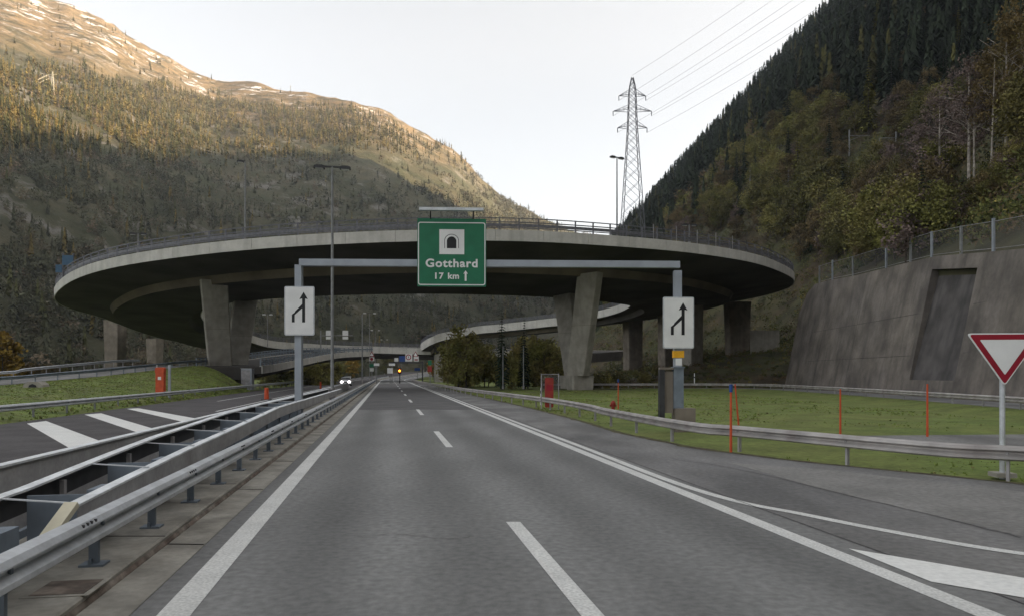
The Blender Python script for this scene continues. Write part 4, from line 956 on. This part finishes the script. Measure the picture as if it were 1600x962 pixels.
# oncoming car
def car(label, loc, rz):
    t = thing('car', label, 'car', loc, rz)
    side = [(-2.1, .32), (-2.15, .62), (-2.0, .86), (-1.05, .98), (-.35, 1.42), (1.1, 1.45), (1.9, 1.0), (2.12, .92), (2.15, .4), (2.0, .28)]
    mb = MB(); rr = []
    for x, k, dz in ((-.88, .96, .02), (-.80, 1, 0), (.80, 1, 0), (.88, .96, .02)):
        rr.append([(x*(1 if z < .95 else .80), y*k, z+(-dz if z > .95 else dz)) for y, z in side])
    mb.loft(rr, closed=True, caps=True); body = mb.build('body', 'car_paint', t, local=True)
    MB().add([(-.72, -1.0, 1.0), (.72, -1.0, 1.0), (.62, -.40, 1.40), (-.62, -.40, 1.40)], [(0, 1, 2, 3)]).build('windscreen', 'glass', body, local=True).location = (0, -.03, .02)
    for s in (-1, 1): MB().add([(s*.79, -.75, 1.02), (s*.79, 1.5, 1.05), (s*.735, 1.0, 1.36), (s*.735, -.32, 1.36)], [(0, 1, 2, 3)]).build('side_window', 'glass', body, local=True).location = (s*.012, 0, 0)
    for x in (-.78, .78):
        for y in (-1.3, 1.3):
            wh = MB().tube((x-.1, y, .32), (x+.1, y, .32), .32, n=20).build('wheel', 'tyre', t, local=True); MB().tube((x-.11, y, .32), (x+.11, y, .32), .19, n=14).build('rim', 'galv', wh, local=True)
        MB().prism([(x*.8-.17, .60), (x*.8+.17, .60), (x*.8+.15, .78), (x*.8-.15, .78)], -2.2, -2.1).build('headlight', 'head', t, local=True)
        MB().box((x*1.2, -.75, 1.02), (.16, .1, .13)).build('wing_mirror', 'car_paint', t, local=True)
    MB().box((0, -2.12, .6), (.7, .06, .14)).build('grille', 'black', t, local=True); MB().box((0, -2.13, .42), (.52, .03, .11)).build('number_plate', 'white', t, local=True)
    MB().box((0, -2.05, .30), (1.6, .2, .12)).build('bumper', 'black', t, local=True)
cp = G(541, 602); car('silver car with glowing headlights driving toward the viewer', (cp.x, cp.y, 0), RZ)
bpy.data.objects['car'].scale = (1.14, 1.14, 1.14)

# ------------------------------------------------------------------ trees
def conifer_crown(H, Rb, seed, start=.08, levels=26, dens=10, droop=.35, ragged=.25):
    rnd = random.Random(seed); mb = MB()
    for k in range(levels):
        f = start+(1-start)*(k/levels)**.95; z = f*H; r = Rb*(1-f)**.78*(.8+.35*rnd.random())+.12
        nb = max(4, int(dens*(1-.55*f))); a0 = rnd.random()*6.3
        for j in range(nb):
            a = a0+2*PI*j/nb+rnd.uniform(-.35, .35); L = r*rnd.uniform(1-ragged*1.6, 1+ragged*.6); d = Vector((math.cos(a), math.sin(a), 0)); s = Vector((-d.y, d.x, 0)); prev = .08
            for q in (.38, .7, 1.0):
                wd = L*.30*(1.15-q*.7)+.12; p0 = d*(L*prev)+Vector((0, 0, z-droop*L*prev**1.4)); p1 = d*(L*q)+Vector((0, 0, z-droop*L*q**1.4-rnd.uniform(0, .1)*L)); mid = p0.lerp(p1, .45); up = Vector((0, 0, rnd.uniform(-.12, .05)*L))
                mb.add([p0, mid+s*wd+up, p1, mid-s*wd+up], [(0, 1, 2, 3)])
                if rnd.random() < .6: mb.add([mid+s*wd*.5, mid-s*wd*.5, p1-Vector((0, 0, .28*L*rnd.random()+.1))], [(0, 1, 2)])
                prev = q-.08
    mb.tube((0, 0, H*.9), (0, 0, H*1.02), .05, .01, n=4); return mb
def blob_crown(H, Wd, z0, seed, nclump=34, nleaf=46, leaf=.33, up=1.0, hollow=.45):
    rnd = random.Random(seed); mb = MB()
    for c in range(nclump):
        while True:
            v = Vector((rnd.uniform(-1, 1), rnd.uniform(-1, 1), rnd.uniform(-1, 1)))
            if hollow < v.length < 1: break
        zz = z0+(H-z0)*(v.z*.5+.5); taper = 1-.45*max(0, v.z)**2 if up else 1
        ctr = Vector((v.x*Wd*taper, v.y*Wd*taper, zz)); cr = Wd*rnd.uniform(.18, .40)
        for l in range(nleaf):
            g = Vector((rnd.gauss(0, .5), rnd.gauss(0, .5), rnd.gauss(0, .42)))*cr; p = ctr+g; s = leaf*rnd.uniform(.6, 1.5)
            a = Vector((rnd.uniform(-1, 1), rnd.uniform(-1, 1), rnd.uniform(-.6, .6))).normalized()*s; b = a.cross(Vector((rnd.uniform(-1, 1), rnd.uniform(-1, 1), rnd.uniform(-1, 1)))).normalized()*s*.7
            mb.add([p-a, p-b, p+a, p+b], [(0, 1, 2, 3)])
    return mb
def limbs(mb, H, Wd, z0, r, seed, n=9, lean=0.0):
    rnd = random.Random(seed); top = Vector((lean*H, 0, H*.93)); mb.tube((0, 0, -.6), (top*.45).to_tuple(), r, r*.7, n=8); mb.tube(top*.45, top, r*.7, .03, n=6)
    for k in range(n):
        f = rnd.uniform(max(.2, z0/H), .85); p = top*f; a = rnd.uniform(0, 6.3); L = Wd*rnd.uniform(.5, .95); e = p+Vector((math.cos(a)*L, math.sin(a)*L, L*rnd.uniform(.35, 1.0))); mb.tube(p, e, r*.35*(1.1-f), .02, n=5)
        for q in range(2):
            b2 = p.lerp(e, rnd.uniform(.4, .8)); a2 = a+rnd.uniform(-1, 1); mb.tube(b2, b2+Vector((math.cos(a2), math.sin(a2), rnd.uniform(.2, .8)))*L*.4, .03, .01, n=4)
    return mb
LIB = {}
def proto(kind, i):
    key = (kind, i)
    if key in LIB: return LIB[key]
    sd = hash(kind) % 97 if False else sum(map(ord, kind))*7+i*13
    if kind == 'spruce': H = 19+3*(i % 3); cr = conifer_crown(H, 3.0+.4*(i % 2), sd); tk = MB().tube((0, 0, -1.5), (0, 0, H*.95), .28, .04, n=7); ms = ('spruce', 'trunk')
    elif kind == 'larch': H = 19+2*i; cr = conifer_crown(H, 3.3, sd, .12, 24, 11, .12, .35); tk = MB().tube((0, 0, -1.5), (0, 0, H*.95), .28, .04, n=7); ms = ('larch', 'trunk')
    elif kind == 'olive': H = 8+1.5*i; cr = blob_crown(H, 3.3+.3*i, H*.18, sd, 42, 120, .15); tk = limbs(MB(), H, 3, H*.2, .16, sd); ms = ('leaf_green', 'trunk')
    elif kind == 'russet': H = 9+1.5*i; cr = blob_crown(H, 3.0+.3*i, H*.22, sd, 38, 100, .14); tk = limbs(MB(), H, 3, H*.25, .15, sd); ms = ('leaf_brown', 'trunk')
    elif kind == 'bare': H = 14+2*i; cr = blob_crown(H, 3.4, H*.36, sd, 44, 90, .11, hollow=.2); tk = limbs(MB(), H, 3.2, H*.4, .2, sd, 16); ms = ('leaf_twig', 'birch')
    elif kind == 'goldbirch': H = 16+2*i; cr = blob_crown(H, 3.4, H*.38, sd, 44, 90, .12, hollow=.2); tk = limbs(MB(), H, 3.2, H*.4, .2, sd, 16, .05); ms = ('leaf_gold2', 'birch')
    elif kind == 'golden': H = 9+1.5*i; cr = blob_crown(H, 2.3, H*.1, sd, 36, 46, .28); tk = limbs(MB(), H, 2, H*.2, .15, sd); ms = ('leaf_gold', 'trunk')
    elif kind == 'shrub': H = 3.2+.5*i; cr = blob_crown(H, 2.0, .1, sd, 24, 50, .17, 0, .2); tk = limbs(MB(), H, 1.5, .3, .07, sd, 8); ms = ('leaf_green', 'trunk')
    if kind == 'twiggy': H = 9+1.5*i; cr = blob_crown(H, 3.0, H*.2, sd, 36, 40, .19, hollow=.3); tk = limbs(MB(), H, 3, H*.25, .13, sd, 14); ms = ('leaf_twig', 'trunk')
    if kind == 'thicket': H = 6.5+1.2*i; cr = blob_crown(H, 3.0, .1, sd, 50, 90, .17, 1, .25); tk = limbs(MB(), H, 2.4, .6, .13, sd, 12); ms = ('leaf_thicket', 'trunk')
    LIB[key] = dict(cr=cr, tk=tk, ms=ms, H=H, ob=None); return LIB[key]
M['leaf_thicket'] = mat('thicket_leaves', (.185, .185, .050), .85, .4, .8, objrand=.3, col2=(.19, .15, .05))
M['leaf_gold2'] = mat('birch_leaves', (.150, .108, .042), .9, .4, .8, objrand=.2)
NAME = dict(spruce='spruce_tree', larch='larch_tree', olive='olive_leaved_tree', russet='russet_tree', bare='bare_birch_tree', goldbirch='autumn_birch_tree', golden='golden_tree', shrub='shrub', thicket='bushy_tree', twiggy='bare_tree')
def plant(kind, i, x, y, z, sc, rz, label, group, cat='tree'):
    L = proto(kind, i)
    if L['ob'] is None:
        t = thing(NAME[kind], label, cat, (x, y, z), rz, group); L['cr'].build('crown', L['ms'][0], t, local=True); L['tk'].build('trunk', L['ms'][1], t, local=True); L['ob'] = t
    else:
        t = copy_tree(L['ob']); t.location = (x, y, z); t.rotation_euler = (0, 0, rz); tag(t, label, cat, group)
    t.scale = (sc*random.uniform(.85, 1.1), sc*random.uniform(.85, 1.1), sc); return t
GEN = dict(spruce=('dark green spruce among the trees on the right hillside', 'dark spruces on the right hillside'),
           larch=('yellow-green larch among dark spruces on the right hillside', 'larches on the right hillside'),
           olive=('bushy olive-green broadleaf tree on the lower right hillside', 'olive broadleaf trees on the right hillside'),
           russet=('russet-brown autumn tree on the right hillside', 'russet trees on the right hillside'),
           twiggy=('nearly bare grey-brown tree on the right hillside', 'bare trees on the right hillside'))
rnd = random.Random(21); count = 0; used = []
# trees that stand out in the photograph
for kind, i, px, py, hpx, lb in (('larch', 0, 1357, 212, 122, 'bright yellow-green larch standing above the railway masts'), ('goldbirch', 0, 1572, 292, 235, 'tall golden-brown birch with pale trunk at the right edge'), ('bare', 0, 1514, 302, 215, 'tall leafless pinkish birch with leaning white trunk above the wall'),
                               ('bare', 1, 1522, 296, 175, 'leafless birch just right of the leaning one above the wall'), ('bare', 2, 1468, 296, 165, 'slender bare birch with pinkish twigs, leftmost of the birches above the wall'), ('goldbirch', 2, 1548, 290, 205, 'yellow-brown birch between the bare birches above the wall'), ('goldbirch', 1, 1600, 300, 240, 'golden birch cut by the right edge of the picture'), ('spruce', 0, 1266, 395, 90, 'small pointed dark spruce behind the right end of the viaduct rim'),
                               ('spruce', 1, 1316, 345, 100, 'dark spruce between olive bushes above the wall end'), ('olive', 0, 1268, 350, 95, 'round olive-green tree below the lower railway masts'), ('olive', 1, 1205, 340, 80, 'wide olive-green tree on the lower slope left of the round one')):
    d = hill_hit(px, py); x = (px-CX)/F*d; plant(kind, i, x, d, hill(x, d)-.3, hpx/F*d/proto(kind, i)['H'], rnd.uniform(0, 6), lb, None); used.append((x, d))
def hill_march(px, py):
    e = (HY-py)/F; d = 80.0
    while d < 620:
        x = (px-CX)/F*d
        if x > 18 and hill(x, d) >= EYE+e*d: break
        d += 5
    for q in np.arange(d-5, d+1, 1.0):
        if hill((px-CX)/F*q, q) >= EYE+e*q: return float(q)
    return d
tries = 0; upx = []
while count < 282 and tries < 12000:
    tries += 1; px = rnd.uniform(1004, 1650); py = rnd.uniform(-25, 420)
    if py < 440-1.02*(px-985) or (px < 1250 and py > 385): continue
    if any(abs(px-a) < w_ and t_ < py < b_ for a, w_, t_, b_ in ((1357, 20, 170, 262), (1548, 62, 175, 352), (1266, 13, 330, 420), (1316, 15, 280, 368), (1268, 24, 320, 372))): continue
    if any(abs(px-a)*1.5+abs(py-b) < (22 if py > 170 else 30) for a, b in upx): continue
    d = hill_march(px, py)
    if d > 600 or (abs(px-988) < 14 and d < 260): continue
    x = (px-CX)/F*d; z = hill(x, d); low = py > 195+40*fbm(px*.012, py*.012, 2, 3)
    if low: kind = rnd.choices(['olive', 'russet', 'spruce', 'twiggy', 'larch'], [6, 3.0, 1.7, 1.8, .5])[0]
    else: kind = rnd.choices(['spruce', 'russet', 'twiggy', 'larch', 'olive'], [11, .9, 1.1, 1.0, .3])[0]
    if px > 1400 and py > 150: kind = rnd.choices(['twiggy', 'olive', 'russet', 'spruce'], [3, 2.5, 2, 1.0])[0]
    hm_ = rnd.uniform(13, 22) if kind in ('spruce', 'larch') else rnd.uniform(8, 13.5)
    if d < 170: hm_ *= .62 if kind not in ('spruce', 'larch') else .5
    if kind == 'spruce' and d > 280: hm_ *= 1.15
    if 1300 < px < 1430 and 225 < py < 330: hm_ = min(hm_, (py-222)/F*d*.9) 
    if px > 1455 and py > 290: hm_ = min(hm_, 3.4)
    if hm_ < 2: continue
    i_ = rnd.randrange(3); plant(kind, i_, x, d, z-.3, hm_/proto(kind, i_)['H']*(1.15 if kind not in ('spruce', 'larch') else 1), rnd.uniform(0, 6.28), *GEN[kind]); used.append((x, d)); upx.append((px, py)); count += 1
print('hill trees', count)
# shrubs and trees beside the motorway
for k in range(22):
    px = rnd.uniform(708, 868); d = rnd.uniform(112, 146); x = (px-CX)/F*d; big = px > 770 and k % 3 == 0
    plant('thicket' if k % 8 else 'russet', k % 3, x, d+(12 if k % 8 == 0 else 0), -.1, rnd.uniform(.8, 1.25) if k % 8 else .6, rnd.uniform(0, 6), 'bushy olive tree in the thicket between motorway and right V pier' if k % 8 else 'brownish tree in the thicket between motorway and right V pier', 'thicket right of the motorway')
for px, d, sc, lb in ((784, 112, .64, 'pointed dark spruce rising from the thicket in front of the ramp viaduct'), (819, 112, .58, 'smaller dark spruce in the thicket next to the slim pole')):
    x = (px-CX)/F*d; plant('spruce', 0, x, d, -.1, sc, 1.0, lb, None)
for k in range(15):
    px = rnd.uniform(404, 520); d = rnd.uniform(136, 176); x = (px-CX)/F*d
    plant('shrub', k % 3, x, d, -.3, rnd.uniform(.9, 1.4), rnd.uniform(0, 6), 'olive shrub beneath the low ramp bridge left of the motorway', 'shrubs under the low bridge', 'shrub')
for k in range(16):
    px = rnd.uniform(545, 660); d = rnd.uniform(262, 330); x = (px-CX)/F*d
    if abs(x-R(0, d).x) < 11: x = R(-24-rnd.random()*12, d).x if k % 2 else R(14+rnd.random()*10, d).x
    plant('golden' if k % 2 == 0 else 'olive', k % 3, x, d, 0, rnd.uniform(.8, 1.2), rnd.uniform(0, 6), 'autumn tree beyond the far bridge', 'autumn trees beyond the far bridge')
for k in range(14):
    px = rnd.uniform(925, 1030); d = rnd.uniform(112, 150); x = (px-CX)/F*d
    plant('shrub', k % 3, x, d, hill(x, d)-.2, rnd.uniform(.35, .75), rnd.uniform(0, 6), 'low dark shrub on the shaded bank behind the right V pier', 'shrubs under the ring', 'shrub')
for k, (px, d, sc) in enumerate(((4, 118, 1.3), (22, 124, .95), (-14, 120, 1.0), (42, 128, .62), (52, 134, .5), (-40, 126, 1.1))):
    x = (px-CX)/F*d; plant('golden', k % 3, x, d, -2.5, sc, k*1.3, 'golden tree beyond the left ramp, sunlight put into its leaf colour', 'golden trees at the left edge')  # gold leaf colour carries the patch of sun on these trees
for k in range(18):
    px = rnd.uniform(-40, 300); d = rnd.uniform(125, 200); x = (px-CX)/F*d
    plant(('russet', 'olive', 'twiggy')[k % 3], k % 2, x, d, -3, rnd.uniform(.5, .85), rnd.uniform(0, 6), 'bushy tree on the valley floor beyond the left ramp', 'trees beyond the left ramp')

# distant forests: one mass each
def mass(name, V, C, m, n):
    """one mesh of loose faces with n corners each"""
    me = bpy.data.meshes.new(name); V = np.asarray(V, dtype=np.float32).reshape(-1, 3); C = np.asarray(C, dtype=np.float32).reshape(-1, 4); nf = len(V)//n
    me.vertices.add(len(V)); me.vertices.foreach_set('co', V.ravel()); me.loops.add(len(V)); me.loops.foreach_set('vertex_index', np.arange(len(V), dtype=np.int32))
    me.polygons.add(nf); me.polygons.foreach_set('loop_start', np.arange(0, nf*n, n, dtype=np.int32)); me.update(calc_edges=True)
    ca = me.color_attributes.new('tint', 'FLOAT_COLOR', 'POINT'); ca.data.foreach_set('color', C.ravel())
    me.materials.append(M[m]); o = bpy.data.objects.new(name, me); COL.objects.link(o); return struct(o, 'stuff')
def far_forest(name, pts, cols, hs, ntri):
    rg = np.random.RandomState(3); VV, CC = [], []
    for (x, y, z), c, h, nt_ in zip(pts, cols, hs, ntri):
        con = c[3]; a = rg.rand(nt_)*2*PI; j = rg.uniform(.8, 1.2, (nt_, 1))
        if con:
            f = rg.rand(nt_)**1.15*.97+.02; f[0] = .96; r = h*.19*(1-f)**.8*rg.uniform(.7, 1.25, nt_)+.02*h; zz = z+h*f; wd = r*(.55 if nt_ < 50 else .34)+.012*h
            ct, sa = np.cos(a), np.sin(a)
            A = np.stack([x-sa*wd, y+ct*wd, zz+.05*h], 1); B = np.stack([x+sa*wd, y-ct*wd, zz+.05*h], 1); T = np.stack([x+ct*r, y+sa*r, zz-.07*h-.2*r], 1)
            A[0] = (x-.03*h, y, z+.78*h); B[0] = (x+.03*h, y, z+.78*h); T[0] = (x, y, z+1.03*h)
        else:
            h2 = h*.7; v = rg.normal(size=(nt_, 3)); v /= np.linalg.norm(v, axis=1)[:, None]; v *= rg.uniform(.45, 1, (nt_, 1)); ctr = np.array([x, y, z+h2*.5])+v*np.array([h2*.36, h2*.36, h2*.5]); s_ = h2*(.085 if nt_ < 50 else .055)
            A = ctr+rg.normal(size=(nt_, 3))*s_; B = ctr+rg.normal(size=(nt_, 3))*s_; T = ctr+rg.normal(size=(nt_, 3))*s_
        VV.append(np.stack([A, B, T], 1).reshape(-1, 3)); k = np.concatenate([np.array(c[:3])*j, np.ones((nt_, 1))], 1); CC.append(np.repeat(k, 3, 0))
    return mass(name, np.concatenate(VV), np.concatenate(CC), 'forest', 3)
pts, cols, hts = [], [], []
TLX, TLY = [-900, 0, 100, 200, 330, 430, 520, 600, 700, 1400], [60, 92, 112, 132, 150, 168, 166, 182, 232, 480]
n_ = 0
while n_ < 17000:
    px = rnd.uniform(-150, 1000); y = 220+rnd.random()**.8*1430; z = mtn(px, y)
    if z < .5: continue
    Dr = lerp(px, [-900, 0, 350, 550, 874, 1400], [1250, 1500, 1650, 1500, 1650, 1700])
    if y > Dr: continue
    e = HY-(z-EYE)/y*F; x = (px-CX)/F*y; tl = lerp(px, TLX, TLY); q = fbm(x*.006, y*.006, 11, 4)
    if e < tl+22*q: 
        if rnd.random() > .015: continue
    dens = .95 if e > 250 else .75
    if px > 560 and e < 300: dens = .30+.35*q
    if q < -.30: dens *= .2
    if e > 262: dens *= .42 if fbm(x*.010+4, y*.010, 3, 4) < .12 else 1.0
    if 300 < px < 720 and 235 < e < 480: dens *= .45
    if rnd.random() > dens: continue
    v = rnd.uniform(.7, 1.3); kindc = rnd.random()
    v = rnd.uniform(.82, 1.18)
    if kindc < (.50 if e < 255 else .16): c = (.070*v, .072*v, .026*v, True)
    elif kindc < (.90 if e < 255 else .26): c = (.165*v, .128*v, .040*v, True)  # larch gold favoured in the sunlit band, painting sun into the crowns
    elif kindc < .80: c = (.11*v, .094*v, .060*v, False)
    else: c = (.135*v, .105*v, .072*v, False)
    if e > 262 and rnd.random() < .75: c = (.074*v, .076*v, .046*v, c[3])  # crowns below the shadow line recoloured darker, valley shade painted in
    pts.append((x, y, mtn_z(px, y)-1)); cols.append(c); hts.append(rnd.uniform(7, 14.5) if y < 1000 else rnd.uniform(8, 16)); n_ += 1
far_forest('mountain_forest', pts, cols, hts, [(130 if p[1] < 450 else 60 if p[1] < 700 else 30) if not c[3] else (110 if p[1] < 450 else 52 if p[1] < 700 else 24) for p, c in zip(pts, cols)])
pts, cols, hts = [], [], []
n_ = 0
while n_ < 6400:
    d = 150+rnd.random()**1.25*1340; px = rnd.uniform(900, 1720); x = (px-CX)/F*d
    if x < x0(d)+2: continue
    z = hill(x, d); e = HY-(z-EYE)/d*F
    if e < -120 or e > 520 or (d < 330 and e > 175): continue
    if abs(px-988) < 10 and d < 280: continue
    v = rnd.uniform(.7, 1.3); k = rnd.random()
    lowz = e > 215+70*fbm(x*.02, d*.02, 7, 3) and d < 420
    if lowz: c = (.125*v, .120*v, .036*v, False) if k < .40 else (.150*v, .105*v, .060*v, False) if k < .70 else (.17*v, .15*v, .05*v, False) if k < .80 else (.026*v, .037*v, .019*v, True)
    else: c = (.024*v, .034*v, .018*v, True) if k < .84 else ((.085*v, .064*v, .036*v, False) if k < .93 else (.085*v, .08*v, .024*v, True))
    pts.append((x, d, z-1)); cols.append(c); hts.append(rnd.uniform(11, 22) if c[3] else rnd.uniform(9, 15)); n_ += 1
far_forest('hillside_forest', pts, cols, hts, [110 if p[1] < 420 else 60 if p[1] < 650 else 30 for p in pts])
# undergrowth covering the right bank
V, C = [], []
rg = np.random.RandomState(5)
while len(V) < 6500:
    d = 60+rg.rand()**1.2*290; px = rg.uniform(930, 1680); x = (px-CX)/F*d
    if d < 109 and x < wall_xf(d)+BAT*wall_zt(d)+2.2: continue
    if d >= 109 and x < (17 if d < 230 else x0(d)): continue
    z = hill(x, d); low = d > 109 and x < x0(d)
    nl = 46; r = rg.uniform(.5, 1.5)*(.35 if low else 1.0)*(1 if d < 160 else 1.5); s_ = (.10 if low else .14)*(1 if d < 160 else 1.5)
    k = rg.rand(); c = np.array((.095, .100, .030) if k < .45 else (.120, .085, .045) if k < .75 else (.045, .060, .024) if k < .9 else (.17, .14, .04))*rg.uniform(.75, 1.25)
    ctr = np.array([x, d, z+r*.35])+rg.normal(size=(nl, 3))*np.array([r*.7, r*.7, r*.45]); q = np.stack([ctr+rg.normal(size=(nl, 3))*s_ for _ in range(3)], 1)
    V.append(q.reshape(-1, 3)); C.append(np.concatenate([np.repeat(c[None]*rg.uniform(.8, 1.2, (nl, 1)), 3, 0), np.ones((nl*3, 1))], 1))
mass('undergrowth', np.concatenate(V), np.concatenate(C), 'forest', 3)

# grass tufts on the verges
def grass_patch(name, spots):
    V, Fc, Cc = [], [], []
    for x, y, z, h in spots:
        a = rnd.uniform(0, 6.3); w_ = .012+.0016*y; v = rnd.uniform(.75, 1.3); c = (.175*v, .22*v, .055*v, 1) if rnd.random() < .8 else (.20*v, .185*v, .075*v, 1)
        for k in range(3):
            b = len(V); aa = a+k*2.1; dx, dy = math.cos(aa), math.sin(aa); lx, ly = rnd.uniform(-.6, .6)*h, rnd.uniform(-.6, .6)*h
            V.extend([(x+dx*w_, y+dy*w_, z), (x-dx*w_, y-dy*w_, z), (x+lx, y+ly, z+h*rnd.uniform(.7, 1.2))]); Fc.append((b, b+1, b+2)); Cc.extend([c]*3)
    me = bpy.data.meshes.new(name); me.from_pydata(V, [], Fc); me.materials.append(M['blade'])
    ca = me.color_attributes.new('tint', 'FLOAT_COLOR', 'POINT'); ca.data.foreach_set('color', np.array(Cc, dtype=np.float32).ravel())
    o = bpy.data.objects.new(name, me); COL.objects.link(o); return struct(o, 'stuff')
sp_ = []
while len(sp_) < 14000:
    y = 13+rnd.random()**1.6*90; x = rnd.uniform(-10, 32)
    if x < right_edge(y)+.02+.25*abs(fbm(x*.5, y*.5, 3, 2)) or x+.1726*y < 9: continue
    if (x-11.5) > 0 and 22.5 < y < 28 and x > 9.5 : continue
    if x > 26 and y > 40: continue
    t = x+.1726*y; z = -.13+.12*fbm(x*.12, y*.12, 0, 3)-.42*max(0, 1-abs(y-32)/14)*max(0, 1-abs(x-6.5)/6.5)
    sp_.append((x, y, z-.02, rnd.uniform(.02, .06)*(2.4 if rnd.random() < .06 or x < right_edge(y)+.5 else 1)))
grass_patch('verge_grass', sp_)
sp_ = []
while len(sp_) < 12000:
    i = rnd.randrange(4, len(EMB)-1); k = rnd.randrange(0, 10); f, g = rnd.random(), rnd.random()
    a = EMB[i][k].lerp(EMB[i][k+1], f); b = EMB[i+1][k].lerp(EMB[i+1][k+1], f); p = a.lerp(b, g); sp_.append((p.x, p.y, p.z-.02, rnd.uniform(.03, .08)*(3 if k < 2 and rnd.random() < .2 else 1)))
grass_patch('bank_grass', sp_)

# valley haze: one even volume round everything
hz_ = MB().box((100, 500, 470), (3600, 3400, 1030)).build('haze', bpy.data.materials.new('valley_haze')); struct(hz_, 'stuff')
hm = hz_.data.materials[0]; hm.use_nodes = True; hn = hm.node_tree; hn.nodes.clear()
ho = hn.nodes.new('ShaderNodeOutputMaterial'); hv = hn.nodes.new('ShaderNodeVolumePrincipled'); hv.inputs['Color'].default_value = (.80, .84, .90, 1); hv.inputs['Density'].default_value = HAZE; hv.inputs['Anisotropy'].default_value = .3
hn.links.new(hv.outputs[0], ho.inputs['Volume'])
